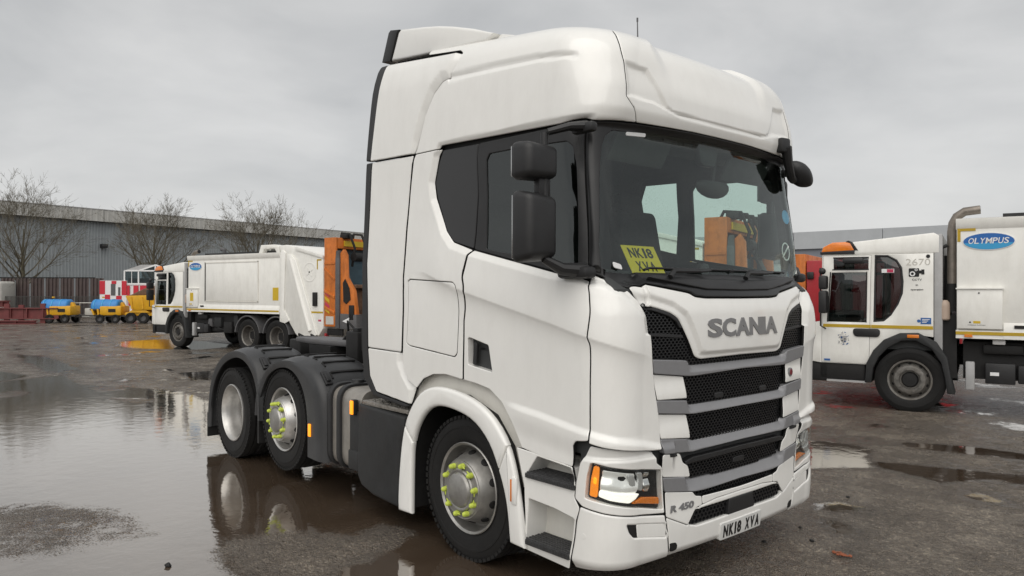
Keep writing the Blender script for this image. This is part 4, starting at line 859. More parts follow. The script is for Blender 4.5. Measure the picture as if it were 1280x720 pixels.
# ------------------------------------------------------------------ refuse lorries (x forward, visible side +y)
def lorry(label, loc, rz, marks=True, group='white refuse lorries parked in the yard'):
    T_ = empty('refuse_lorry', loc, rz); tag(T_, label, 'refuse lorry', group)
    Y = 1.2
    side = [(1.29,.70),(1.42,.72),(1.42,1.33),(1.27,1.36),(1.25,2.43),(-.32,2.43),(-.32,1.16),(-.10,1.19),(.12,1.17),(.33,1.06),(.48,.88),(.56,.70)]
    qw = [(.48,2.42),(.30,2.415),(.17,2.34),(.10,2.22),(.08,2.0),(.09,1.82),(.15,1.65),(.25,1.48),(.35,1.385),(.50,1.37)]
    dr = [(1.235,2.415),(.535,2.415),(.565,.71),(1.26,.71)]; w1 = [(1.08,2.39),(.57,2.39),(.57,2.19),(1.08,2.19)]; w2 = [(1.11,2.15),(.60,2.15),(.61,1.36),(1.165,1.36)]
    rnd_dr = [(1.24,2.42),(.53,2.42),(.56,.705),(1.265,.705)]
    for s in (1, -1):
        f = lambda a, c, s=s: (a, s*Y, c)
        plate('cab_side', side, f, (0, s, 0), 'lorry', T_, holes=[rnd_dr, qw], thick=.05)
        DD = plate('door', dr, lambda a, c, s=s: (a, s*(Y+.004), c), (0, s, 0), 'lorry', T_, holes=[w1, w2], thick=.05)
        plate('window', [(1.10,2.41),(.55,2.41),(.55,2.17),(1.10,2.17)], lambda a, c, s=s: (a, s*(Y-.012), c), (0, s, 0), 'lglass', DD, thick=.004)
        plate('window', [(1.13,2.17),(.58,2.17),(.59,1.34),(1.18,1.34)], lambda a, c, s=s: (a, s*(Y-.012), c), (0, s, 0), 'lglass', DD, thick=.004)
        for q in ([(1.085,2.395),(.565,2.395),(.565,2.375),(1.085,2.375)], [(1.10,2.205),(.565,2.205),(.565,2.185),(1.10,2.185)], [(1.135,2.16),(1.115,2.16),(1.16,1.36),(1.18,1.36)], [(.60,2.16),(.585,2.16),(.595,1.36),(.61,1.36)]):
            b = MB(); b.prism(q, XZ, s*(Y-.005), s*(Y+.007)); b.build('window_rubber', 'black', DD)
        plate('corner_window', qw, lambda a, c, s=s: (a, s*(Y-.012), c), (0, s, 0), 'lglass', T_, thick=.004)
        ring = [(a+(a-.28)*.0+(.03 if a < .3 else -.0), c) for a, c in qw]
        cxq, czq = .30, 1.9; inn = [(cxq+(a-cxq)*.86, czq+(c-czq)*.95) for a, c in qw]
        plate('window_rubber', qw, lambda a, c, s=s: (a, s*(Y+.004), c), (0, s, 0), 'black', T_, holes=[inn], thick=.02)
        b = MB(); b.prism(roundc([(.80,1.265),(.40,1.265),(.41,1.135),(.78,1.135)], .065, 5), XZ, s*(Y+.003), s*(Y+.022), bev=.006); b.build('door_handle', 'black', DD)
        for x0, x1, P_ in ((1.235, .537, DD), (.53, -.315, T_)):
            b = MB(); b.span(x0, x1, s*(Y-.002), s*(Y+.008), 1.275, 1.325); b.build('stripe', 'gold', P_)
        # arch, sill, step, mudguard
        ao = [(.62,.42),(.60,.72),(.50,.93),(.35,1.10),(.13,1.21),(-.12,1.22),(-.36,1.09),(-.50,.86),(-.56,.5),(-.60,.32)]
        ai = [(-.50,.32),(-.47,.55),(-.42,.78),(-.29,.99),(-.08,1.10),(.11,1.09),(.29,.98),(.42,.83),(.50,.66),(.53,.42)]
        b = MB(); b.prism(ao+ai, XZ, s*(Y+.03), s*.8, bev=.015); b.build('wheel_arch', 'dark', T_)
        b = MB(); b.span(.62, 1.30, s*(Y-.02), s*.7, .44, .70, bev=.02); b.span(1.18, 1.40, s*(Y-.03), s*.6, .40, .72, bev=.02); SL = b.build('sill', 'shade', T_)
        b = MB(); b.span(.60, 1.18, s*(Y+.01), s*.9, .405, .435); b.build('step', 'greyl', SL)
        b = MB(); b.box((-.05, s*(Y+.032), 1.165), (.16, .02, .05), bev=.006); b.build('marker_lamp', 'amber', T_)
        # mirrors
        b = MB(); b.tube([(1.22, s*1.2, 2.18), (1.25, s*1.38, 2.22), (1.24, s*1.40, 1.3), (1.2, s*1.22, 1.25)], .014, 6); MA = b.build('mirror_arm', 'black', T_)
        for z0, z1 in ((1.88, 2.10), (1.50, 1.86)):
            b = MB(); b.box((1.20, s*1.40, (z0+z1)/2), (.12, .22, z1-z0), bev=.03); b.build('mirror_housing', 'black', MA)
        b = MB(); b.ball((1.22, s*1.38, 2.17), .055, 10); b.build('mirror_knob', 'black', MA)
    b = MB(); b.box((.78, Y+.08, 2.33), (.30, .16, .09), bev=.03); b.build('kerb_mirror', 'black', T_)
    # roof, front, back
    b = MB(); b.prism([(1.27,2.43),(1.22,2.52),(1.05,2.60),(.79,2.635),(-.32,2.74),(-.40,2.70),(-.40,2.43)], XZ, -1.2, 1.2, bev=.03); RF = b.build('cab_roof', 'lorry', T_)
    b = MB(); b.prism([(1.27,2.47),(1.24,2.56),(1.10,2.635),(.90,2.64),(.83,2.62),(.775,2.52),(.775,2.47)], XZ, .55, 1.21, bev=.02); b.build('beacon', 'amberb', RF)
    b = MB(); b.prism([(1.28,2.445),(1.28,2.485),(.77,2.505),(.77,2.445)], XZ, .5, 1.215, bev=.005); b.prism([(.90,2.645),(.84,2.625),(.775,2.50),(.72,2.50),(.80,2.63),(.86,2.66)], XZ, .54, 1.212, bev=.004); b.build('beacon_base', 'black', RF)
    b = MB(); b.box((.68, 1.17, 2.52), (.05, .05, .07), bev=.015); b.build('roof_camera', 'black', RF)
    b = MB(); b.span(-.44, -.325, -1.19, 1.19, .95, 2.72, bev=.02); b.build('cab_back', 'greyl', T_)
    b = MB(); b.span(1.23, 1.25, -1.17, 1.17, 1.36, 2.40); b.build('windscreen', 'lglass', T_)
    b = MB(); b.span(1.36, 1.425, -1.19, 1.19, .72, 1.34, bev=.01); FP = b.build('front_panel', 'lorry', T_)
    for s in (1, -1):
        b = MB(); b.box((1.43, s*.85, .85), (.03, .3, .16), bev=.01); b.build('headlight', 'chrome', FP)
    b = MB(); b.span(1.15, 1.44, -1.18, 1.18, .40, .70, bev=.03); b.build('bumper', 'shade', T_)
    b = MB(); b.span(-.3, 1.2, -1.1, 1.1, .95, 1.12); b.span(.9, 1.2, -1.1, 1.1, 1.1, 1.5, bev=.03); b.build('cab_inside', 'lining', T_)
    for y_ in (.55, -.55):
        b = MB(); b.box((.15, y_, 1.35), (.45, .5, .2), bev=.04); b.box((-.08, y_, 1.75), (.14, .46, .75), bev=.05); b.build('seat', 'seat', T_)
    # body
    b = MB(); b.span(-5.08, -.62, -1.2, 1.2, 1.16, 2.90, bev=.015); BX = b.build('body', 'lorry', T_)
    for s in (1, -1):
        b = MB(); b.prism([(s*1.195,2.93),(s*1.235,2.93),(s*1.235,2.83),(s*1.20,2.77),(s*1.195,2.77)], YZ, -5.08, -.61); b.build('top_rail', 'lorry', BX)
        b = MB(); b.prism([(s*1.195,1.16),(s*1.245,1.16),(s*1.245,1.30),(s*1.20,1.40),(s*1.195,1.40)], YZ, -5.08, -1.20, bev=.004); b.build('lower_ledge', 'lorry', BX)
        b = MB(); b.span(-1.20, -.61, s*1.19, s*1.24, 1.16, 1.28); b.build('lower_ledge', 'lorry', BX)
        b = MB(); b.span(-5.07, -.61, s*1.24, s*1.249, 1.215, 1.262); b.build('stripe', 'gold', BX)
        b = MB(); b.span(-4.08, -1.56, s*1.195, s*1.215, 1.53, 2.67, bev=.006); b.build('side_panel', 'lorry', BX)
        for q in ((-1.56, -1.52, 1.49, 2.71), (-4.12, -4.08, 1.49, 2.71), (-4.12, -1.52, 2.675, 2.71), (-4.12, -1.52, 1.49, 1.52)):
            b = MB(); b.span(q[0], q[1], s*1.195, s*1.222, q[2], q[3]); b.build('panel_edge', 'shade' if q[0] > -1.6 else 'whiteb', BX)
        b = MB(); b.span(-1.19, -.625, s*1.19, s*1.27, 1.305, 1.885, bev=.008); CB = b.build('cabinet', 'lorry', BX)
        b = MB(); b.span(-1.205, -.61, s*1.19, s*1.29, 1.885, 1.905); b.build('cabinet_rim', 'lorry', CB)
        b = MB(); b.cyl((-.9, s*1.27, 1.83), (-.9, s*1.276, 1.83), .012, n=8); b.build('lock', 'ink', CB)
        b = MB(); b.span(-.92, -.83, s*1.27, s*1.273, 1.385, 1.42); b.build('warning_sticker', 'yelsk', CB)
        b = MB(); b.prism([(-.805,1.39),(-.775,1.39),(-.79,1.42)], XZ, s*1.27, s*1.273); b.build('warning_triangle', 'ink', CB)
        if s > 0: lettering('WORKING PLATFORM', lambda a, c, d: (-.87-a, 1.27+d, 1.36+c), .22, .014, 'ink', CB, depth=.002)
        if not marks: b = MB(); b.span(-1.0, -.83, s*1.27, s*1.274, 1.5, 1.76); b.build('warning_sticker', 'yelsk', CB)
        b = MB(); b.box((-.77, s*1.252, 1.20), (.10, .02, .04)); b.build('marker_lamp', 'amber', BX)
        for q in ((-.86, -.63, 2.745, 2.785), (-.67, -.63, 2.59, 2.745)):
            b = MB(); b.span(q[0], q[1], s*1.2, s*1.206 if q[2] < 2.7 else s*1.208, q[2], q[3]); b.build('corner_mark', 'gold', BX)
        b = MB(); b.span(-1.5, -1.33, s*1.24, s*1.252, 1.32, 1.365); b.build('ledge_slot', 'shade', BX)
        b = MB(); b.span(-5.0, -4.75, s*1.2, s*1.206, 1.55, 1.92); b.build('warning_sticker', 'yelsk', BX)
        # company oval
        el = lambda rx, rz_: [(-1.02+cos(2*pi*k/36)*rx, 2.585+sin(2*pi*k/36)*rz_) for k in range(36)]
        b = MB(); b.prism(el(.325, .128), XZ, s*1.2, s*1.209); LG = b.build('logo_oval', 'wtext', BX)
        b = MB(); b.prism(el(.315, .119), XZ, s*1.205, s*1.211); b.build('logo_field', 'logob', LG)
        b = MB(); b.prism([(-1.02+cos(t)*.312, 2.585+sin(t)*.117) for t in np.linspace(pi*1.06, pi*1.94, 20)], XZ, s*1.208, s*1.2125); b.build('logo_band', 'logoc', LG)
        if s > 0: letters('OLYMPUS', lambda a, c, d: (-1.02-a, 1.2125+d, 2.595+c), .50, .085, 'wtext', LG, gap=.14, bold=.012, depth=.002, slant=.18, widths=[1.05, .85, 1, 1.15, .9, .95, .9])
        # rear wheels' guards and small marks
        for xw in (-3.58, -4.88):
            b = MB(); pr = [(xw+cos(t)*.60, .50+sin(t)*.60) for t in np.linspace(.15, pi-.15, 14)]; pi_ = [(xw+cos(t)*.56, .50+sin(t)*.56) for t in np.linspace(.15, pi-.15, 14)][::-1]
            b.prism(pr+pi_, XZ, s*1.20, s*.7); b.build('mudguard', 'grey', T_)
        # rear hopper
    hp = [(-5.08,1.16),(-5.08,2.93),(-4.98,3.12),(-5.3,3.14),(-5.75,3.06),(-6.85,2.78),(-6.85,.80),(-6.70,.62),(-6.45,.44),(-6.03,.40),(-5.72,.62),(-5.42,.98)]
    b = MB(); b.prism(hp, XZ, -1.2, 1.2, bev=.03); HP = b.build('hopper', 'lorry', T_)
    b = MB(); b.prism([(-5.0,2.93),(-4.95,3.10),(-4.75,3.17),(-4.15,3.17),(-4.05,2.93),(-4.2,2.93),(-4.3,3.05),(-4.75,3.06),(-4.85,2.93)], XZ, .9, 1.15, bev=.01); b.build('roof_bracket', 'lorry', T_)
    b = MB(); b.span(-4.0, -.7, -.9, .9, 2.88, 2.96, bev=.01); b.span(-4.7, -1.2, .95, 1.0, 2.93, 3.0); b.span(-3.4, -2.6, .2, .8, 2.95, 3.02, bev=.01); b.build('roof_equipment', 'dark', T_)
    b = MB(); b.tube([(-1.5, .5, 2.95), (-1.5, .5, 3.12), (-1.35, .5, 3.16)], .06, 10); b.build('roof_pipe', 'grey', T_) if not marks else b.bm.free()
    for s in (1, -1):
        b = MB(); b.prism([(-5.42,2.86),(-5.62,2.84),(-5.78,2.70),(-6.66,.62),(-6.40,.47),(-6.18,.46),(-5.42,2.55)], XZ, s*1.195, s*1.27, bev=.025); RM = b.build('hopper_ram_cover', 'lorry', HP)
        b = MB(); b.tube([(-5.62, s*1.27, 2.72), (-6.42, s*1.27, .72)], .07, 12); b.build('ram', 'lorry', RM)
        b = MB(); b.prism([(-5.08,2.9),(-5.2,3.0),(-5.33,2.9),(-5.25,1.3),(-5.5,.98),(-5.3,.9),(-5.08,.95)], XZ, s*1.195, s*1.225, bev=.008); b.build('hopper_rib', 'lorry', HP)
        b = MB(); b.prism([(-5.75,3.08),(-6.86,2.80),(-6.86,2.72),(-5.75,2.98)], XZ, s*1.195, s*1.235, bev=.006); b.build('hopper_top_rail', 'lorry', HP)
        b = MB(); b.span(-6.84, -5.95, s*1.195, s*1.206, 1.215, 1.262); b.build('stripe', 'gold', HP)
        b = MB(); b.lathe([(.22, 0), (.24, .008), (.27, .008), (.29, 0)], (-6.30, s*1.197, 2.35), (0, s, 0), 26); b.box((-6.30, s*1.2, 2.35), (.30, .012, .05), Matrix.Rotation(.6, 3, 'Y')); b.box((-6.30, s*1.2, 2.35), (.05, .012, .28), Matrix.Rotation(.6, 3, 'Y')); b.build('pressed_emblem', 'lorry', HP)
        b = MB(); b.box((-6.55, s*1.22, 1.6), (.16, .06, .38), bev=.01); b.build('control_box', 'shade', HP)
        for q in ((-6.78, -6.60, 2.66, 2.70), (-6.64, -6.60, 2.42, 2.66)):
            b = MB(); b.span(q[0], q[1], s*1.195, s*1.204, q[2], q[3]); b.build('corner_mark', 'gold', HP)
        for z_, c_ in ((.99, 'redsk'), (.93, 'wtext')):
            b = MB(); b.span(-6.78, -6.66, s*1.195, s*1.204, z_, z_+.05); b.build('rear_marking', c_, HP)
        for zz in (.5, .62): 
            b = MB(); b.box((-6.83, s*1.05, zz), (.06, .12, .09), bev=.01); b.build('tail_light', 'red', HP)
    # bin lift: orange frame
    for s in (1, -1):
        b = MB(); b.span(-7.32, -6.88, s*1.19, s*1.12, .86, 3.28, bev=.01); b.span(-7.30, -6.9, s*1.2, s*1.21, 2.55, 2.60); BLT = b.build('lift_side_frame', 'orange', T_)
        for z_, dz in ((2.35, .3), (1.75, .18), (1.30, .15)):
            b = MB(); b.prism([(-6.9,z_+.05),(-6.9,z_+.12),(-7.3,z_+.12-dz),(-7.3,z_+.05-dz)], XZ, s*1.185, s*1.215, bev=.004); b.build('frame_brace', 'orange', BLT)
        b = MB(); b.span(-7.47, -7.32, s*1.21, s*1.10, .82, 2.72, bev=.02); b.prism([(-7.33,2.70),(-7.47,2.70),(-7.44,2.92),(-7.36,2.92)], XZ, s*1.2, s*1.11); b.build('lift_column', 'grey', T_)
        b = MB(); b.prism([(-7.45,.9),(-7.45,2.85),(-7.55,2.95),(-7.65,2.8),(-7.68,2.2),(-7.95,1.85),(-8.05,1.3),(-8.1,.85)], XZ, s*1.15, s*1.02, bev=.02); LA = b.build('lift_arm', 'orange', T_)
        b = MB(); b.prism([(-7.6,1.55),(-7.58,2.05),(-7.66,2.15),(-7.82,1.9),(-7.86,1.6),(-7.7,1.48)], XZ, s*1.155, s*1.17); b.build('arm_window', 'shade', LA)
        b = MB(); b.span(-7.9, -7.55, s*1.16, s*1.18, .85, 1.0); b.span(-8.0, -7.82, s*1.16, s*1.19, 1.05, 1.45, bev=.01); b.build('control_panel', 'shade', LA)
        b = MB(); b.prism([(-7.48,.80),(-7.48,1.22),(-8.1,1.2),(-8.12,.80)], XZ, s*1.19, s*.9, bev=.03); BG_ = b.build('lift_foot', 'grey', T_)
        b = MB(); b.prism([(-7.6,1.02),(-7.85,1.12),(-7.82,.95)], XZ, s*1.19, s*1.205); b.build('foot_reflector', 'wtext', BG_)
        for k in range(4):
            b = MB(); b.prism([(-6.92,1.30+k*.15),(-7.09,1.20+k*.15),(-7.09,1.28+k*.15),(-6.92,1.38+k*.15)], XZ, s*1.188, s*1.197); b.build('hazard_chevron', 'redsk' if k % 2 else 'yelsk', BLT)
        b = MB(); b.span(-7.25, -6.95, s*1.19, s*1.196, .92, 1.14); b.build('notice', 'hydro', BLT)
        b = MB(); b.span(-7.5, -6.9, s*1.05, s*1.10, .62, .80, bev=.01); b.build('rear_underrun', 'shade', T_)
    b = MB(); b.span(-7.32, -6.90, -1.11, 1.11, 2.98, 3.28, bev=.02); TB = b.build('lift_top_beam', 'orange', T_)
    b = MB(); b.span(-7.36, -7.325, -.9, .9, 3.05, 3.2); b.build('warning_strip', 'yelsk', TB)
    b = MB(); b.span(-7.0, -6.88, -1.1, 1.1, 1.0, 2.98); b.span(-7.25, -7.2, -1.1, 1.1, 1.8, 2.6); b.span(-7.3, -7.1, -1.1, 1.1, 1.62, 1.70); b.build('hopper_door', 'bluedoor', T_)
    for k in range(4):
        y0 = -.6+.45*k; b = MB(); b.tube([(-7.05, y0, 3.25), (-7.15, y0+.05, 3.42), (-7.5, y0+.1, 3.38), (-7.65, y0+.05, 3.0), (-7.5, y0, 2.5)], .035, 7); b.build('lift_hose', 'shade', T_)
    for s in (1, -1):
        b = MB(); b.tube([(-7.2, s*.95, 2.9), (-7.55, s*.95, 2.2), (-7.85, s*.95, 1.5)], .06, 8); b.build('lift_cylinder', 'grey', T_)
        b = MB(); b.box((-7.35, s*.8, 3.32), (.25, .3, .12), bev=.02); b.build('lift_block', 'shade', T_)
        b = MB(); b.cyl((-7.6, s*.8, 2.75), (-7.6, s*.5, 2.75), .12, n=12); b.build('lift_pivot', 'shade', T_)
    b = MB(); b.span(-7.75, -7.6, -1.0, 1.0, 1.15, 1.9, bev=.03); b.span(-7.9, -7.6, -1.0, 1.0, 1.9, 2.0, bev=.02); b.build('bin_comb', 'rust', T_)
    # chassis
    b = MB(); 
    for s in (1, -1): b.span(-6.4, 1.0, s*.35, s*.43, .70, .98)
    b.span(-3.0, -.7, -1.0, 1.0, .55, 1.1); b.span(-5.4, -3.0, -.6, .6, .6, 1.16); b.span(-.62, -.33, -1.1, 1.1, .55, 1.5); b.cyl((-3.58, -1, .49), (-3.58, 1, .49), .12); b.cyl((-4.88, -1, .49), (-4.88, 1, .49), .12); b.cyl((0, -1, .49), (0, 1, .49), .1)
    b.build('chassis', 'shade', T_)
    b = MB(); b.span(-1.35, -.98, 1.02, 1.14, .50, .80, bev=.015); b.span(-1.6, -1.38, 1.02, 1.16, .52, .78, bev=.015); BT = b.build('battery_box', 'black', T_)
    b = MB(); b.span(-1.15, -1.04, 1.14, 1.144, .62, .67); b.build('notice', 'wtext', BT)
    b = MB(); b.box((-.79, 1.08, .60), (.12, .12, .42), bev=.02); b.build('air_tank', 'greyl', T_)
    b = MB(); b.prism([(-1.5,.75),(-1.72,.70),(-1.72,.95),(-1.55,.95)], XZ, .9, 1.1, bev=.02); b.build('bracket', 'grey', T_)
    for k, (x_, z_, dx, dz) in enumerate(((-2.0, .85, .35, .3), (-2.5, .7, .4, .35), (-2.9, .9, .2, .35), (-1.2, 1.0, .5, .14))):
        b = MB(); b.box((x_, 1.0, z_), (dx, .2, dz), bev=.03); b.build('valve_box', 'shade' if k % 2 else 'dark', T_)
    b = MB(); b.box((-1.15, 1.1, 1.11), (.16, .1, .07), bev=.015); b.build('work_light', 'wtext', T_)
    b = MB()
    for k in range(9):
        y0 = .6+.05*k; b.tube([(-.6-.1*k, y0, .95), (-.9-.15*k, y0+.1, .6+.03*(k % 3)), (-1.3-.16*k, y0, .55), (-1.7-.18*k, y0, .9)], .018, 5)
    b.build('hose', 'shade', T_)
    # exhaust, air intake behind the cab
    b = MB(); b.tube([(-.555, 1.02, 1.95), (-.555, 1.02, 2.75), (-.57, 1.02, 2.88), (-.62, 1.02, 2.98), (-.72, 1.02, 3.05), (-.92, 1.02, 3.07)], .065, 14); EX = b.build('exhaust_pipe', 'pipe', T_)
    b = MB(); b.tube([(-.555, 1.02, 1.55), (-.555, 1.02, 1.97)], [.09, .078], 12); b.build('exhaust_sleeve', 'shade', EX)
    b = MB(); b.tube([(-.922, 1.02, 3.07), (-.925, 1.02, 3.07)], .056, 14); b.build('exhaust_mouth', 'ink', EX)
    b = MB(); b.tube([(-.42, 1.1, 1.5), (-.42, 1.1, 2.5), (-.50, 1.1, 2.55)], .03, 8); b.tube([(-.5, .9, 1.2), (-.5, .9, 2.4)], .05, 8); b.build('pipework', 'black', T_)
    b = MB(); b.lathe([(0, .30), (.04, .30), (.07, .26), (.075, .2), (.075, .02), (.06, 0), (0, 0)], (-.46, 1.12, 1.42), (0, 0, 1), 16); b.build('bottle', 'bottle', T_)
    # wheels
    for s in (1, -1):
        for xw, dual in ((0, 0), (-3.58, 1), (-4.88, 1)):
            b = MB()
            if dual: b.lathe([(0, .93), (.10, .95), (.12, .90), (.2, .90), (.255, .93), (.27, 1.0), (.278, 1.14), (.305, 1.165), (.31, 1.15), (.30, 1.1)], (xw, 0, .49), (0, s, 0), 36)
            else: b.lathe([(.31, 1.12), (.31, 1.155), (.285, 1.15), (.27, 1.08), (.235, 1.12), (.215, 1.155), (.20, 1.16), (.15, 1.16), (.145, 1.10), (.12, 1.10), (.10, 1.13), (0, 1.13)], (xw, 0, .49), (0, s, 0), 36)
            Wl = b.build('wheel', 'rimold', T_, ang=30)
            b = MB(); b.lathe(tyre_profile(.30), (xw, s*1.02, .49), (0, -s, 0), 44); b.build('tyre', 'rubber', Wl)
            if dual: b = MB(); b.lathe(tyre_profile(.30), (xw, s*.68, .49), (0, -s, 0), 30); b.build('inner_tyre', 'rubber', Wl)
            b = MB(); r_ = .175 if not dual else .165; y_ = 1.16 if not dual else .90
            for k in range(10): t = 2*pi*k/10; b.cyl((xw+cos(t)*r_, s*y_, .49+sin(t)*r_), (xw+cos(t)*r_, s*(y_+.025), .49+sin(t)*r_), .018, n=6)
            tag(b.build('wheel_nut', 'rimold', Wl), None, kind='stuff')
            if not dual:
                b = MB(); b.lathe([(0, 1.155), (.10, 1.15), (.115, 1.12), (.12, 1.1)], (xw, 0, .49), (0, s, 0), 24); b.build('hub', 'shade', Wl)
            b = MB()
            for k in range(10):
                t = 2*pi*(k+.5)/10
                if not dual: b.lathe([(0, .004), (.020, .004), (.026, -.004)], (xw+cos(t)*.245, s*1.108, .49+sin(t)*.245), (cos(t)*.7, s*.7, sin(t)*.7), 10)
                else: b.lathe([(0, .004), (.026, .004), (.032, -.004)], (xw+cos(t)*.222, s*.912, .49+sin(t)*.222), (0, s, 0), 10)
            tag(b.build('vent_hole', 'shade', Wl), None, kind='stuff')
    # small writing and stickers on the cab
    fr_ = lambda x_, z_: (lambda a, c, d: (x_-a, 1.202+d, z_+c))
    if marks:
        lettering('2670', fr_(-.115, 2.30), .33, .10, 'ghost', T_, depth=.002)
        CT = MB(); CT.prism(roundc([(.01,2.205),(-.13,2.205),(-.13,2.075),(.01,2.075)], .015), XZ, 1.2, 1.206); CT.prism([(-.13,2.17),(-.16,2.17),(-.16,2.185),(-.20,2.185),(-.20,2.11),(-.16,2.11),(-.16,2.125),(-.13,2.125)], XZ, 1.2, 1.206)
        CT = CT.build('camera_symbol', 'ink', T_)
        b = MB()
        for cx_, cz_, r_ in ((-.04, 2.12, .038), (-.09, 2.18, .02)):
            b.lathe([(r_*.55, 0), (r_, 0), (r_, .003), (r_*.55, .003), (r_*.55, 0)], (cx_, 1.2055, cz_), (0, 1, 0), 18)
        b.build('camera_lens_mark', 'wtext', CT)
        for s_, z_, w_ in (('CCTV', 2.03, .13), ('in', 1.95, .03), ('operation', 1.875, .17)): lettering(s_, fr_(-.10, z_), w_, .030 if s_ != 'operation' else .034, 'ink', T_, depth=.002, bold=.01)
        b = MB(); b.span(-.15, -.29, 1.2, 1.204, 1.355, 1.45); SK_ = b.build('blue_sticker', 'bluesk', T_)
        for k in range(3): 
            b = MB(); b.span(-.17, -.27+.02*k, 1.204, 1.206, 1.42-k*.022, 1.43-k*.022); b.build('sticker_line', 'wtext', SK_)
        b = MB(); b.cyl((-.125, 1.2, 1.40), (-.125, 1.204, 1.40), .024, n=14); b.build('round_sticker', 'bluesk', T_)
        b = MB(); b.span(.385, .21, 1.19, 1.193, 2.14, 2.20); SR = b.build('window_sticker', 'wtext', T_)
        b = MB(); b.span(.31, .22, 1.193, 1.195, 2.145, 2.195); b.build('sticker_block', 'redsk', SR)
        b = MB(); b.cyl((-.25, 1.2, 2.385), (-.25, 1.206, 2.385), .028, n=14); b.build('filler_cap', 'ink', T_)
        # town crest: shield, supporters, crown, ribbon
        cx_, cz_ = .93, 1.09
        CRS = MB(); CRS.prism([(cx_+.045,cz_+.05),(cx_-.045,cz_+.05),(cx_-.045,cz_-.02),(cx_,cz_-.075),(cx_+.045,cz_-.02)], XZ, 1.204, 1.208); CRS = CRS.build('crest_shield', 'greyl', T_)
        r2 = random.Random(4)
        for k in range(7):
            b = MB(); x_, z_ = cx_+r2.uniform(-.035, .035), cz_+r2.uniform(-.045, .04); b.cyl((x_, 1.207, z_), (x_, 1.2105, z_), r2.uniform(.009, .016), n=7); b.build('crest_charge', 'bluesk' if k % 3 else 'ink', CRS)
        for k in range(26):
            t = r2.uniform(0, 2*pi); r_ = r2.uniform(.062, .095); b = MB(); c = (cx_+cos(t)*r_*.95, 1.206, cz_+sin(t)*r_*1.15)
            b.box(c, (r2.uniform(.008, .03), .004, r2.uniform(.006, .014)), Matrix.Rotation(r2.uniform(0, 3), 3, 'Y')); b.build('crest_scroll', 'greyl' if k % 4 else 'bluesk', CRS)
        b = MB(); b.span(1.22, 1.13, 1.2, 1.212, .735, .765); b.build('door_badge', 'bluesk', T_)
    return T_
LZ = radians(196.6)
lorry('white refuse lorry with oval blue sign, camera notice and crest, right of the big cab', (-0.924, 8.902, 0), LZ, True)
L2 = lorry('white refuse lorry with orange bin lift standing at the far left by the trees', (-21.639, 4.415, 0), LZ, False)
L2Z = radians(195.0); _h, _l = Vector((cos(LZ), sin(LZ), 0)), Vector((-sin(LZ), cos(LZ), 0)); _rp = Vector((-21.639, 4.415, 0))-_h*6.9+_l*1.2
_h, _l = Vector((cos(L2Z), sin(L2Z), 0)), Vector((-sin(L2Z), cos(L2Z), 0)); L2.location = _rp+_h*6.9-_l*1.2; L2.rotation_euler = (0, 0, L2Z)
hx, hy = cos(LZ), sin(LZ); lx_, ly_ = -sin(LZ), cos(LZ)
def pix(u, v, dist): return Vector((3.95, -4.358, 1.85))+(_F+_R*((u-640)/930.6)-_U*((v-360)/930.6))*dist
wp_ = (-4.55, 4.05)    # where the third lorry's lift stands, seen through the cab
L3 = copy_tree(L2); L3.rotation_euler = (0, 0, LZ); tag(L3, 'refuse lorry with orange bin lift seen only through the cab windows of the tractor unit', 'refuse lorry')
wq = pix(880, 360, 14.5); L3.location = (wq.x+hx*6.88-lx_*1.2, wq.y+hy*6.88-ly_*1.2, 0)

# red box trailer between the cab and the right lorry
RT = empty('box_trailer', (-5.67, 14.97, 0), LZ); tag(RT, 'plain red box trailer with orange end post behind the big cab', 'trailer')
b = MB(); b.span(-3.4, 0, -1.2, 1.2, .62, 2.63, bev=.03); b.build('body', 'red', RT)
b = MB(); b.span(.02, .32, -1.2, 1.2, .5, 2.80, bev=.02); b.build('end_post', 'orange', RT)
b = MB(); b.box((-.10, 1.22, 2.25), (.16, .08, .18), bev=.02); b.build('latch', 'black', RT)
b = MB(); b.span(-3.4, .2, -.5, .5, .5, .8); b.build('chassis', 'shade', RT)
for x_ in (-1.2, -2.5):
    for s in (1, -1):
        b = MB(); b.lathe([(0, .9), (.2, .9), (.28, 1.0), (.3, 1.1)], (x_, 0, .48), (0, s, 0), 24); Wl = b.build('wheel', 'alud', RT)
        b = MB(); b.lathe(tyre_profile(.3, .48), (x_, s*.98, .48), (0, -s, 0), 30); b.build('tyre', 'rubber', Wl)

# ------------------------------------------------------------------ far side of the yard
def wall_frame(p, d):  # local frame: x along d
    return atan2(d[1], d[0])
# left warehouse
wd = Vector((-.247, .969, 0)).normalized(); wn = Vector((.969, .247, 0)).normalized(); w0 = Vector((-68.3, 4.3, 0)); az = atan2(wd.y, wd.x)
WH = empty('warehouse', (w0.x, w0.y, 0), az); tag(WH, 'long grey metal clad warehouse with pale fascia behind the bare trees on the left', 'warehouse')
def rib_sheet(name, x0, x1, z0, z1, y, m, parent, pitch=.27, dep=.08):
    """profiled metal sheet: real trapezoid ribs"""
    xs = []; ys = []; x = x0
    while x < x1:
        for a, d_ in ((0, 0), (.55, 0), (.65, dep), (.9, dep)): xs.append(x+a*pitch); ys.append(y-d_)
        x += pitch
    v = [(a, c, z0) for a, c in zip(xs, ys)]+[(a, c, z1) for a, c in zip(xs, ys)]; n = len(xs)
    me = bpy.data.meshes.new(name); me.from_pydata(v, [], [(i, i+1, n+i+1, n+i) for i in range(n-1)]); return link(name, me, m, parent)
X = -20
while X < 78:
    rib_sheet('cladding_panel', X, X+6.93, 0, 7.95, 0, 'clad', WH); rib_sheet('fascia_panel', X, X+6.93, 7.9, 8.93, -.55, 'cladl', WH, .5, .03); X += 7
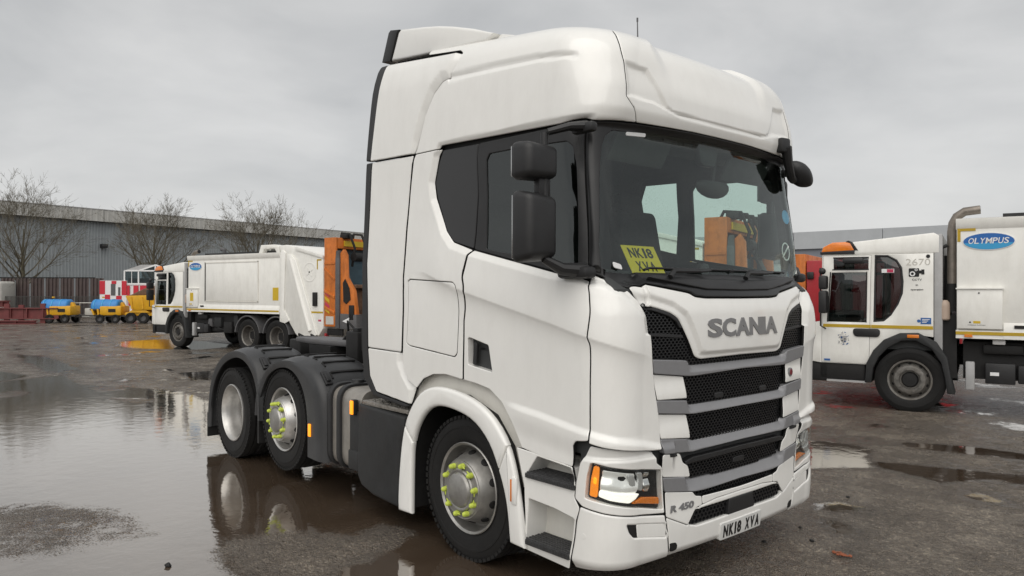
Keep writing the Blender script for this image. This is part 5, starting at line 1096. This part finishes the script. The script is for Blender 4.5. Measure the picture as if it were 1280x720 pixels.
b = MB(); b.span(-20, 78, -.56, .3, 7.86, 7.90); b.build('soffit', 'shade', WH)
b = MB(); b.span(-20, 78, -.60, 14, 8.93, 9.0); b.build('roof_edge', 'greyl', WH)
b = MB(); b.span(-20, 78, .2, 14, 0, 8.9); b.build('wall_core', 'clad', WH)
for x_ in (-1.0, 26, 47):
    b = MB(); b.span(x_-.12, x_+.12, -.3, -.06, 0, 7.9); b.build('downpipe', 'greyl', WH)
b = MB(); b.box((8.1, -.35, 5.75), (.55, .45, .35), bev=.05); FLD = b.build('flood_light', 'black', WH)
# right warehouse
d2 = (Vector((_F.x, _F.y, 0))*cos(radians(49.2))-Vector((_R.x, _R.y, 0))*sin(radians(49.2))).normalized()
p2 = pix(994, 289, 91); RW = empty('warehouse', (p2.x, p2.y, 0), atan2(-d2.y, -d2.x)); tag(RW, 'distant pale warehouse with grey band behind the right refuse lorry', 'warehouse')
for z0, z1, m_, yy in ((0, 3.4, 'cladw', 0), (3.4, 5.2, 'cladw', .02), (5.2, 6.95, 'cladg', -.05), (6.95, 9.0, 'cladw', -.4)):
    for k in range(12):
        x_ = -20+k*10; b = MB(); b.span(x_, x_+9.94, yy, 12, z0, z1); b.build('cladding_band', m_, RW)
b = MB(); b.box((34, 4, 9.25), (.8, .6, .5), bev=.08); b.build('roof_vent', 'shade', RW)

# brown sheet fence, dark mesh fence, portable cabin
FE = empty('steel_fence', (-55.6, 3.7, 0), atan2(7.66-3.71, -52.07+55.52)); FE.rotation_euler[2] = atan2(3.91, 3.45); tag(FE, 'tall brown corrugated steel fence in front of the grey warehouse', 'fence')
k_ = 0; xx = -7.0
while xx < 5.3:
    rib_sheet('fence_sheet', xx, xx+.98, 0, 2.62, 0, 'fence', FE, .245, .09); xx += 1.0
b = MB(); b.span(-7, 5.3, -.02, .06, 2.60, 2.68); b.build('top_rail', 'shade', FE)
MF = empty('mesh_fence', (-54.2, 3.4, 0), FE.rotation_euler[2]); tag(MF, 'low dark wire mesh fence in front of the brown steel fence', 'fence')
for x_ in np.arange(-1, 5.9, 1.7):
    b = MB(); b.span(x_-.03, x_+.03, -.03, .03, 0, 1.45); b.build('post', 'meshf', MF)
b = MB()
for x_ in np.arange(-1, 5.8, .085): b.span(x_-.012, x_+.012, -.012, .012, .05, 1.40)
for z_ in (.1, .7, 1.38): b.span(-1, 5.8, -.014, .014, z_-.02, z_+.02)
tag(b.build('mesh_wire', 'meshf', MF), None, kind='stuff')
PC = empty('portable_tank', (-55.95, 2.85, 0), FE.rotation_euler[2]); tag(PC, 'plain off white portable tank at the far left edge beside the brown fence', 'tank')
b = MB(); b.box((-1.3, -.6, 1.2), (4.6, 1.6, 2.35), bev=.18, seg=3); b.build('body', 'hydro', PC)
b = MB(); b.box((.2, -1.405, 1.98), (.8, .02, .14)); b.build('label_plate', 'wtext', PC)
b = MB(); b.box((-.1, -1.405, 2.12), (.3, .02, .12)); b.build('label_plate', 'bluesk', PC)

# runway control van: chequered red and white with glazed top
cd = Vector((-44.04+46.47, 9.26-6.49, 0)); ca = atan2(cd.y, cd.x)
RV = empty('control_caravan', (-46.3, 6.7, 0), ca); tag(RV, 'red and white chequered control caravan with a glazed gabled lookout on top', 'caravan')
b = MB(); b.span(0, 1.62, 0, 2.2, .25, 2.4); b.span(1.62, 4.4, .1, 2.3, .25, 2.2); b.build('body', 'wtext', RV)
def sq(x0, x1, z0, z1, m_='redsq', y=-.02):
    b = MB(); b.span(x0, x1, y, .02, z0, z1); b.build('chequer_square', m_, RV)
for x0, x1, z0, z1 in ((0, .32, 1.58, 2.38), (.32, .63, .9, 1.55), (.72, 1.0, 2.2, 2.38), (1.0, 1.33, .9, 1.48), (1.33, 1.62, 1.52, 2.38)): sq(x0, x1, z0, z1)
for x0, x1, z0, z1 in ((1.63, 1.78, 1.45, 2.1), (2.02, 2.3, 1.45, 2.1), (1.72, 2.02, .9, 1.43), (2.42, 3.0, 1.45, 2.1), (1.95, 2.25, .25, .9), (3.0, 3.6, .9, 1.43)): sq(x0, x1, z0, z1, y=.08)
b = MB(); b.span(.68, .95, -.02, .02, 1.5, 2.2); b.build('door_window', 'grey', RV)
b = MB(); b.span(1.12, 1.25, -.02, .02, 1.5, 2.0); b.build('door_window', 'grey', RV)
GT = empty('lookout', (1.45, .1, 2.2), 0, RV)
b = MB()
for (x_, y_) in ((0, 0), (.85, 0), (2.9, 0), (0, 2), (.85, 2), (2.9, 2)): b.span(x_-.04, x_+.04, y_-.04, y_+.04, 0, .80 if x_ != 1.85 else 1.1)
b.span(0, 2.9, -.04, .04, .76, .84); b.span(0, 2.9, -.05, .05, -.05, .05); b.span(1.83, 1.91, -.04, .04, 0, 1.15)
for a_, c_, e_, g_ in ((.85, .80, 1.87, 1.15), (1.87, 1.15, 2.9, .8)):
    b.prism([(a_, c_-.05), (a_, c_+.04), (e_, g_+.04), (e_, g_-.05)], XZ, -.05, .05)
b.span(.42, .45, -.03, .03, 0, .78); b.build('lookout_frame', 'wtext', GT)
b = MB(); b.prism([(0, .82), (.85, .82), (1.87, 1.16), (1.0, 1.17)], XZ, .0, 2.0); b.build('lookout_roof', 'greyl', GT)
b = MB(); b.prism([(0,0),(2.9,0),(2.9,.8),(1.87,1.12),(.85,.8),(0,.8)], XZ, .0, .01); b.build('lookout_glass', 'fglass', GT)
b = MB(); b.span(.05, 2.85, .3, 1.9, 0, .35); b.build('lookout_desk', 'grey', GT)

# bowsers and gritter
def bowser(label, x, y, rz):
    B_ = empty('water_bowser', (x, y, 0), rz); tag(B_, label, 'bowser', 'blue and yellow towed bowsers')
    b = MB(); b.prism([(-.45,.0),(-.46,.25),(-.36,.48),(-.18,.60),(.18,.60),(.36,.48),(.46,.25),(.45,0)], lambda y_, z_, d: (d, y_, .70+z_), -.95, .55, bev=.12, seg=3); TK_ = b.build('tank', 'blue', B_, ang=60)
    for x_ in (-.75, -.3, .15):
        b = MB(); b.prism([(-.47,.0),(-.48,.25),(-.37,.50),(-.18,.62),(.18,.62),(.37,.50),(.48,.25),(.47,0)], lambda y_, z_, d: (d, y_, .70+z_), x_-.025, x_+.025); b.build('tank_band', 'logoc', TK_)
    b = MB(); b.span(-.40, .80, -.50, .50, .42, .95, bev=.08); b.prism([(.35,.92),(.6,1.15),(.67,1.15),(.8,.92)], XZ, -.1, .1, bev=.02); BN = b.build('engine_cover', 'yellow', B_)
    b = MB(); b.box((.3, -.51, .7), (.4, .02, .18)); b.build('cover_slot', 'shade', BN)
    b = MB(); b.span(-.95, -.05, -.48, .48, .70, .80, bev=.02); b.span(-1.0, 1.0, -.4, .4, .36, .44); b.tube([(-1.0, 0, .4), (-1.7, 0, .42)], .04, 6); b.tube([(1.0, .0, .5), (1.0, 0, .05)], .03, 6); b.span(.9, 1.1, -.08, .08, 0, .04); b.build('frame', 'meshf', B_)
    b = MB(); b.prism([(-.55,.78),(-.5,.45),(-.42,.45),(-.45,.78)], XZ, -.49, .49); b.prism([(-.9,.78),(-.75,.45),(-.68,.45),(-.78,.78)], XZ, -.49, .49); b.build('tank_cradle', 'yellow', B_)
    b = MB(); b.cyl((-.45, 0, 1.38), (-.45, 0, 1.46), .07, n=10); b.build('filler_cap', 'yellow', TK_)
    for s in (1, -1):
        for x_ in (-.35, .5):
            b = MB(); b.lathe([(0, .5), (.10, .5), (.13, .56)], (x_, 0, .24), (0, s, 0), 16); W_ = b.build('wheel', 'grey', B_)
            b = MB(); b.lathe([(.12, .42), (.22, .42), (.24, .46), (.24, .56), (.22, .58), (.12, .57)], (x_, 0, .24), (0, s, 0), 20); b.build('tyre', 'rubber', W_)
    return B_
bz = atan2(.75, .661)
bowser('left one of the two blue and yellow bowsers, beside the maroon steelwork', -43.85, 4.25, bz)
B2 = bowser('right one of the two blue and yellow bowsers, in front of the chequered caravan', -42.05, 6.35, bz)
GR = empty('gritter_trailer', (-40.45, 7.95, 0), bz); tag(GR, 'yellow hopper gritter trailer heaped with brown grit, half hidden behind the left refuse lorry', 'trailer')
b = MB(); b.prism([(-1.0,1.45),(-.6,.75),(.6,.75),(1.2,1.5),(1.2,1.58),(-1.0,1.52)], XZ, -.75, .75, bev=.02); HG = b.build('hopper', 'yellow', GR)
b = MB(); b.prism([(-.95,1.5),(.1,2.0),(1.1,2.15),(1.15,1.55)], XZ, -.65, .65, bev=.1); b.build('grit_load', 'rust', GR)
for x_ in (-.7, -.1, .5): 
    b = MB(); b.prism([(x_-.04,1.45),(x_+.04,1.45),(x_+.1,.8),(x_+.02,.8)], XZ, -.79, -.74); b.build('hopper_rib', 'yellow', HG)
b = MB(); b.span(-1.1, 1.1, -.6, .6, .42, .6, bev=.02); b.prism([(-.9,.6),(-.3,.95),(.3,.6)], XZ, -.7, .7); b.tube([(-1.1, 0, .5), (-1.9, 0, .45)], .05, 6); b.build('frame', 'yellow', GR)
for s in (1, -1):
    for x_ in (-.75, -.05):
        b = MB(); b.lathe([(0, .66), (.15, .66), (.18, .74)], (x_, 0, .30), (0, s, 0), 16); W_ = b.build('wheel', 'grey', GR)
        b = MB(); b.lathe([(.16, .56), (.28, .56), (.30, .6), (.30, .72), (.27, .75), (.16, .74)], (x_, 0, .30), (0, s, 0), 20); b.build('tyre', 'rubber', W_)

# maroon steelwork
def girder(label, x, y, rz, L_, h, z=0):
    G_ = empty('steel_girder', (x, y, z), rz); tag(G_, label, 'girder', 'maroon steelwork on the ground')
    b = MB(); b.span(0, L_, -.14, .14, 0, .05); b.span(0, L_, -.14, .14, h-.05, h); b.build('flange', 'maroon', G_)
    b = MB(); b.span(0, L_, -.02, .02, .05, h-.05); b.build('web', 'maroon', G_)
    for x_ in np.arange(.4, L_-.1, .9):
        b = MB(); b.span(x_-.02, x_+.02, -.13, .13, .05, h-.05); b.build('stiffener', 'maroon', G_)
g0 = bz
girder('long deep maroon girder on the ground in front of the portable tank', -46.6, .45, g0, 4.8, .62, .22)
girder('low thin maroon girder lying in front of the deep one', -44.6, .35, g0+.05, 3.2, .20)
girder('short raised maroon girder at the left end of the steelwork', -47.3, 1.0, g0-.1, 1.6, .36, .86)
for k, (x_, y_, h_) in enumerate(((-46.0, 1.05, 1.05), (-45.3, 1.9, 1.05), (-44.8, 2.5, 1.0), (-44.0, 3.4, 1.08))):
    b = MB(); b.span(-.14, .14, -.05, .05, 0, h_); b.span(-.2, .2, -.15, .15, 0, .03); P_ = b.build('steel_post', 'maroon'); P_.location = (x_, y_, 0); P_.rotation_euler = (0, 0, g0)
    tag(P_, ['maroon steel upright nearest the left edge of the picture', 'second maroon steel upright from the left edge', 'third maroon steel upright from the left edge', 'maroon steel upright standing closest to the left bowser'][k], 'steel post', 'maroon steel uprights')
b = MB(); b.box((0, 0, .35), (1.5, .6, .12), bev=.02); b.box((.2, 0, .6), (.8, .5, .4), bev=.04); b.tube([(-.75, .25, .3), (-.75, .25, 1.1), (.6, .25, 1.1), (.6, .25, .3)], .025, 6); b.tube([(-.75, -.25, .3), (-.75, -.25, 1.1), (.6, -.25, 1.1), (.6, -.25, .3)], .025, 6)
PU = b.build('pump_unit', 'hydro'); PU.location = (-43.4, 5.6, 0); PU.rotation_euler = (0, 0, bz); tag(PU, 'small pale pump unit with tube frame between the two bowsers', 'pump')

# ------------------------------------------------------------------ bare trees
def tree(label, x, y, H, seed, spread=1.0, trunk_h=1.6, lean=0):
    r = random.Random(seed); T_ = empty('bare_tree', (x, y, 0)); tag(T_, label, 'tree', 'bare trees by the warehouse')
    tr = MB(); segs = []
    def grow(p, d, L_, rad, lev):
        n = 4 if lev < 3 else 3; pts = [p.copy()]; rs = [rad]; q = p.copy(); dd = d.copy(); kids = []
        for i in range(n):
            dd = (dd+Vector((r.gauss(0, .10), r.gauss(0, .10), r.gauss(.07, .06)))).normalized(); q = q+dd*L_/n; pts.append(q.copy()); rad2 = rad*(1-.72*(i+1)/n) ; rs.append(max(rad2, .0045))
            kids.append((q.copy(), dd.copy(), rs[-1]))
        segs.append((pts, rs, lev))
        if lev >= 4: return
        m = (10, 7, 6, 5)[lev] if lev else 0
        for k in range(m):
            i = r.uniform(.22, 1.0)*(n-1); kq, kd, kr = kids[min(n-1, int(i+.5))]
            a = r.uniform(0, 2*pi); s1 = kd.orthogonal().normalized(); s2 = kd.cross(s1); th = r.uniform(.35, .85)
            nd = (kd*cos(th)+(s1*cos(a)+s2*sin(a))*sin(th)).normalized()
            grow(kq, nd, L_*r.uniform(.36, .62), max(kr*r.uniform(.45, .7), .007), lev+1)
    base = Vector((0, 0, 0)); tr.tube([base, Vector((.03, 0, trunk_h*.5)), Vector((.02, .04, trunk_h)), Vector((.05, .0, H*.55)), Vector((0, .08, H*.80))], [.24, .19, .17, .09, .03], 8)
    tr.build('trunk', 'bark', T_)
    nl = 17
    for k in range(nl):
        f_ = (k+.3)/nl; z0 = trunk_h+(H*.62-trunk_h)*f_**1.1; a = k*2.4+r.uniform(-.4, .4); el = radians(22+52*f_+r.uniform(-8, 8))
        d = Vector((cos(a)*cos(el), sin(a)*cos(el), sin(el))); L_ = H*(.50-.20*f_)*spread*r.uniform(.85, 1.1)
        grow(Vector((.03, .02, z0)), d, L_, .085*(1-.5*f_), 1)
    V_ = []; F_ = []
    for pts, rs, lev in segs:
        n = 4 if lev < 3 else 3; prev = None
        for i, p in enumerate(pts):
            t = (pts[min(i+1, len(pts)-1)]-pts[max(i-1, 0)]).normalized(); a = t.orthogonal().normalized(); c = t.cross(a); b0 = len(V_)
            V_ += [tuple(p+(a*cos(2*pi*k/n)+c*sin(2*pi*k/n))*rs[i]) for k in range(n)]
            if prev is not None: F_ += [(prev+k, prev+(k+1) % n, b0+(k+1) % n, b0+k) for k in range(n)]
            prev = b0
    me = bpy.data.meshes.new('crown'); me.from_pydata(V_, [], F_); smooth(me, 60); link('crown', me, 'twig', T_)
tree('leftmost bare tree, tallest and widest, rising behind the brown fence', -57.6, 4.35, 7.6, 3, 1.3, 1.7)
tree('bare tree in the middle, behind the chequered caravan and the left refuse lorry cab', -51.6, 11.2, 6.9, 11, 1.15, 1.8)
tree('bare tree furthest right, rising above the body of the left refuse lorry', -46.7, 16.6, 6.7, 23, 1.2, 1.8)
WET = [
  [(-11.8,-3.13),(-12.36,-2.39),(-12.44,-1.62),(-11.31,-0.65),(-10.03,-0.45),(-9.83,0.09),(-8.52,0.01),(-5.89,-0.85),(-4.7,-0.98),(-3.07,-0.6),(-1.97,-0.53),(-1.07,-0.64),(-0.69,-1.07),(-1.14,-1.21),(-1.12,-1.58),(-1.39,-1.77),(-1.52,-2.03),(-1.56,-2.29),(-1.39,-2.47),(-0.99,-2.5),(-0.42,-2.5),(-0.33,-3.12),(-1.24,-4.16),(-5.57,-4.23)],
  [(-13.85,-2.72),(-14.05,-2.18),(-14.35,-1.01),(-12.46,-1.08),(-10.92,-0.19),(-9.83,0.09),(-10.61,-0.82),(-11.8,-1.73),(-11.98,-2.43),(-11.98,-2.89)],
  [(-21.33,-0.96),(-19.85,-0.39),(-15.58,-0.48),(-15.65,-1.09),(-17.34,-1.14)],
  [(-16.29,-2.35),(-16.34,-1.91),(-14.85,-1.6),(-14.11,-2.04),(-14.21,-2.56)],
  [(-24.78,2.56),(-25.58,4.3),(-23.83,5.02),(-20.6,5.23),(-19.74,3.64),(-21.17,2.42),(-22.79,2.03)],
  [(-13.4,1.07),(-13.31,1.69),(-11.62,1.31),(-11.72,0.78)],
  [(-0.55,4.4),(-0.41,4.63),(-0.04,4.69),(0.22,4.52),(0.29,4.15),(0.59,3.63),(0.12,3.09)],
  [(0.25,5.18),(0.3,5.32),(0.96,5.65),(1.51,5.68),(1.61,5.26),(0.96,5.17),(0.42,5.02)],
  [(0.47,3.94),(0.67,4.05),(1.79,4.51),(1.87,4.17),(1.56,4.05),(1.3,3.52),(0.93,3.66),(0.6,3.7)],
  [(0.85,1.92),(0.94,2.11),(1.16,2.1),(1.14,1.9),(0.93,1.76)],
  [(1.07,1.46),(1.14,1.64),(1.46,1.37),(1.35,1.27)],
  [(1.59,3.21),(1.67,3.37),(1.94,3.22),(1.82,3.05)],
  [(-2.37,-0.55),(-1.16,-0.74),(-0.0,-0.87),(0.45,-0.69),(0.69,-1.48),(-0.22,-1.79),(-0.31,-2.19),(-0.74,-1.19),(-1.62,-0.92)],
  [(-0.58,-1.88),(-0.32,-1.47),(0.11,-1.51),(0.2,-2.04),(-0.25,-2.22)],
]
DRY = [
  [(-3.63,-3.49),(-3.52,-3.22),(-3.08,-2.89),(-2.54,-2.66),(-2.1,-2.69),(-2.08,-3.05),(-2.15,-3.34),(-2.18,-3.66)],
  [(-12.07,-2.54),(-12.3,-2.15),(-11.74,-1.99),(-11.33,-2.28),(-11.26,-2.63)],
  [(-10.04,-1.06),(-9.62,-0.57),(-9.14,-0.58),(-9.29,-1.02)],
  [(-11.96,-1.05),(-11.69,-0.56),(-11.1,-0.57),(-11.19,-1.02)],
]
# ------------------------------------------------------------------ ground
def axis(lo, hi, st, far):
    a = list(np.arange(lo, hi, st)); s = st
    while a[-1] < far: s *= 1.18; a.append(a[-1]+s)
    s = st; pre = []; c = lo
    while c > -far: s *= 1.18; c -= s; pre.append(c)
    return np.array(pre[::-1]+a)
gx_ = axis(-16, 5, .06, 900); gy_ = axis(-6, 12, .06, 900)
GX_, GY_ = np.meshgrid(gx_, gy_); Pg = np.stack([GX_.ravel(), GY_.ravel()], 1)
wet = np.full(len(Pg), -1.0)
for q in WET:
    q = np.array(q); k = (Pg[:, 0] > q[:, 0].min()-1.6) & (Pg[:, 0] < q[:, 0].max()+1.6) & (Pg[:, 1] > q[:, 1].min()-1.6) & (Pg[:, 1] < q[:, 1].max()+1.6)
    sc = .45 if abs(area(q)) > 3 else .22
    wet[k] = np.maximum(wet[k], np.clip(-sdf(Pg[k], q)/sc, -1, 1))
for q in DRY:
    q = np.array(q); k = (Pg[:, 0] > q[:, 0].min()-1) & (Pg[:, 0] < q[:, 0].max()+1) & (Pg[:, 1] > q[:, 1].min()-1) & (Pg[:, 1] < q[:, 1].max()+1)
    wet[k] = np.minimum(wet[k], np.clip(sdf(Pg[k], q)/.6, -.10, 1))
zz = np.sin(Pg[:, 0]*1.7+np.sin(Pg[:, 1]*1.3))*np.sin(Pg[:, 1]*2.1+.7)*.006+rng.normal(0, .0022, len(Pg))
zz = np.where(wet > 0, 0, zz)*np.clip(-wet*1.5+.2, 0, 1)
nx, ny = len(gx_), len(gy_)
idx = np.arange(nx*ny).reshape(ny, nx); Fq = np.stack([idx[:-1, :-1], idx[:-1, 1:], idx[1:, 1:], idx[1:, :-1]], -1).reshape(-1, 4)
me = bpy.data.meshes.new('ground'); nV = len(Pg)
me.vertices.add(nV); me.vertices.foreach_set('co', np.stack([Pg[:, 0], Pg[:, 1], zz], 1).ravel())
me.loops.add(len(Fq)*4); me.polygons.add(len(Fq)); me.loops.foreach_set('vertex_index', Fq.ravel()); me.polygons.foreach_set('loop_start', np.arange(len(Fq))*4); me.polygons.foreach_set('loop_total', np.full(len(Fq), 4))
me.update(); me.validate(); me.polygons.foreach_set('use_smooth', [True]*len(me.polygons))
at = me.attributes.new('wet', 'FLOAT', 'POINT'); at.data.foreach_set('value', wet)
m = bpy.data.materials.new('wet_asphalt'); m.use_nodes = True; t = m.node_tree; t.nodes.clear(); L = t.links.new
def nd(k, **kw): return N(k, t, **kw)
def math_(op, a, b=None, clamp=False):
    n = nd('ShaderNodeMath', operation=op, use_clamp=clamp)
    for i, x in enumerate((a, b)):
        if x is None: continue
        if isinstance(x, (int, float)): n.inputs[i].default_value = x
        else: L(x, n.inputs[i])
    return n.outputs[0]
def mr_(x, a, b_, c=0., d=1., smooth_=False):
    n = nd('ShaderNodeMapRange'); n.interpolation_type = 'SMOOTHSTEP' if smooth_ else 'LINEAR'
    for i, q in enumerate((a, b_, c, d)): n.inputs[i+1].default_value = q
    L(x, n.inputs[0]); return n.outputs[0]
geo = nd('ShaderNodeNewGeometry'); pos = geo.outputs['Position']
def noise_(s, det=5, ro=.6, w_=None):
    n = nd('ShaderNodeTexNoise'); n.inputs['Scale'].default_value = s; n.inputs['Detail'].default_value = det; n.inputs['Roughness'].default_value = ro; L(pos, n.inputs[0]); return n.outputs[0]
def voro(s, feat='F1'):
    n = nd('ShaderNodeTexVoronoi', feature=feat); n.inputs['Scale'].default_value = s; L(pos, n.inputs[0]); return n
wa = nd('ShaderNodeAttribute', attribute_name='wet').outputs['Fac']
nb = noise_(1.1, 6, .6); nm = noise_(9, 6, .7); ng = noise_(60, 4, .75); nl = noise_(.22, 5, .6); nw = noise_(1.7, 8, .74); nw2 = noise_(.75, 6, .62)
# far puddles beyond the traced ones
far_ = math_('MULTIPLY', math_('SUBTRACT', nw2, .575), 5.0)
dist = nd('ShaderNodeVectorMath', operation='DISTANCE'); dist.inputs[1].default_value = (3.95, -4.358, 0); L(pos, dist.inputs[0])
far_ = math_('ADD', far_, mr_(dist.outputs['Value'], 4.5, 9, -.75, -.17))
lev = math_('MAXIMUM', wa, far_)
lev = math_('ADD', lev, math_('MULTIPLY', math_('SUBTRACT', nb, .5), .9))
lev = math_('ADD', lev, math_('MULTIPLY', math_('SUBTRACT', nm, .5), .8))
lev = math_('ADD', lev, math_('MULTIPLY', math_('SUBTRACT', ng, .5), 1.3))
pud = mr_(lev, -.10, .10, 0, 1, True)
soak = mr_(math_('ADD', lev, math_('MULTIPLY', math_('SUBTRACT', nl, .5), 2.4)), -1.15, .05, 0, 1, True)
vg = voro(95); vg2 = voro(42)
# stone colour
cr = nd('ShaderNodeValToRGB'); e = cr.color_ramp.elements; e[0].position = .0; e[0].color = (.042, .037, .032, 1); e[1].position = 1; e[1].color = (.38, .35, .30, 1)
e2 = cr.color_ramp.elements.new(.62); e2.color = (.115, .102, .088, 1); e3 = cr.color_ramp.elements.new(.86); e3.color = (.20, .18, .155, 1)
cv = nd('ShaderNodeSeparateColor'); L(vg.outputs['Color'], cv.inputs[0]); cv2 = nd('ShaderNodeSeparateColor'); L(vg2.outputs['Color'], cv2.inputs[0])
st_ = math_('ADD', math_('ADD', math_('MULTIPLY', cv.outputs[0], .45), math_('MULTIPLY', cv2.outputs[0], .40)), math_('MULTIPLY', nm, .30)); st_ = math_('ADD', st_, math_('MULTIPLY', math_('SUBTRACT', nw, .5), .9)); st_ = math_('SUBTRACT', st_, math_('MULTIPLY', soak, .12)); L(st_, cr.inputs[0])
tint = nd('ShaderNodeMix', data_type='RGBA', blend_type='MULTIPLY'); tint.inputs[0].default_value = 1; L(cr.outputs[0], tint.inputs[6])
big = nd('ShaderNodeValToRGB'); big.color_ramp.elements[0].position = .3; big.color_ramp.elements[1].position = .7; big.color_ramp.elements[0].color = (.80, .73, .65, 1); big.color_ramp.elements[1].color = (1.75, 1.63, 1.49, 1); L(nl, big.inputs[0]); L(big.outputs[0], tint.inputs[7])
mud = nd('ShaderNodeMix', data_type='RGBA'); mud.inputs[6].default_value = (.055, .036, .023, 1); mud.inputs[7].default_value = (.12, .088, .063, 1); L(nb, mud.inputs[0])
dryc = nd('ShaderNodeMix', data_type='RGBA'); L(math_('MULTIPLY', soak, .28), dryc.inputs[0]); L(tint.outputs[2], dryc.inputs[6]); dryc.inputs[7].default_value = (.040, .031, .024, 1)
# dry ground
p1 = nd('ShaderNodeBsdfPrincipled'); L(dryc.outputs[2], p1.inputs['Base Color'])
rr = math_('ADD', mr_(nw, .40, .64, .13, .44), math_('MULTIPLY', soak, -.10)); L(rr, p1.inputs['Roughness']); p1.inputs['Specular IOR Level'].default_value = .7
hgt = math_('ADD', math_('MULTIPLY', vg.outputs['Distance'], -1.0), math_('ADD', math_('MULTIPLY', vg2.outputs['Distance'], -.9), math_('MULTIPLY', nm, .9)))
bp = nd('ShaderNodeBump'); bp.inputs['Strength'].default_value = .9; bp.inputs['Distance'].default_value = .016; L(hgt, bp.inputs['Height']); L(bp.outputs[0], p1.inputs['Normal'])
# water film over mud
p2 = nd('ShaderNodeBsdfDiffuse'); L(mud.outputs[2], p2.inputs[0])
gl = nd('ShaderNodeBsdfGlossy'); gl.inputs['Roughness'].default_value = .05; gl.inputs[0].default_value = (1, .975, .94, 1)
rip = noise_(5.5, 3, .5); rip2 = noise_(26, 2, .5); b2 = nd('ShaderNodeBump'); b2.inputs['Strength'].default_value = .11; b2.inputs['Distance'].default_value = .02
L(math_('ADD', rip, math_('MULTIPLY', rip2, .18)), b2.inputs['Height']); L(b2.outputs[0], gl.inputs['Normal'])
fr = nd('ShaderNodeFresnel'); fr.inputs[0].default_value = 1.9; L(b2.outputs[0], fr.inputs['Normal'])
wm = nd('ShaderNodeMixShader'); L(math_('ADD', math_('MULTIPLY', fr.outputs[0], 1.55), .06, True), wm.inputs[0]); L(p2.outputs[0], wm.inputs[1]); L(gl.outputs[0], wm.inputs[2])
fin = nd('ShaderNodeMixShader'); L(pud, fin.inputs[0]); L(p1.outputs[0], fin.inputs[1]); L(wm.outputs[0], fin.inputs[2])
o_ = nd('ShaderNodeOutputMaterial'); L(fin.outputs[0], o_.inputs[0])
gnd = link('ground', me, m); gnd['kind'] = 'structure'; gnd['label'] = 'wet gravelly asphalt yard with brown puddles'
# loose bits on the ground
b = MB(); r = random.Random(3)
for k in range(9):
    a = r.uniform(0, 6.28); b.box((r.gauss(0, .035), r.gauss(0, .018), .012), (r.uniform(.02, .045), r.uniform(.012, .028), .010), Matrix.Rotation(a, 3, 'Z') @ Matrix.Rotation(r.uniform(-.3, .3), 3, 'X'), bev=.004)
LF = b.build('brick_fragment', 'brick'); 
LF.location = (1.553, .825, 0); tag(LF, 'small orange broken fragment lying on the wet ground in front of the tractor unit', 'debris')
for k, (x, y, s_) in enumerate(((-1.309, -2.785, .022), (1.286, .949, .016), (1.062, .665, .016), (1.072, 1.183, .012), (.931, 2.324, .014))):
    b = MB(); b.ball((0, 0, s_*.4), s_, 8, (1.3, 1, .6))
    for v in b.bm.verts: v.co *= 1+r.uniform(-.2, .2)
    P_ = b.build('pebble', 'shade', ang=10); P_.location = (x, y, 0)
    tag(P_, ['dark pebble lying in the big puddle at the bottom left', 'dark pebble nearest the number plate on the right', 'dark pebble just under the right end of the number plate', 'dark pebble beyond the front bumper, left of the small puddle', 'dark pebble furthest out on the open ground at the right'][k], 'pebble', 'loose dark pebbles')
print('objects', len(bpy.data.objects), 'verts', sum(len(m_.vertices) for m_ in bpy.data.meshes))
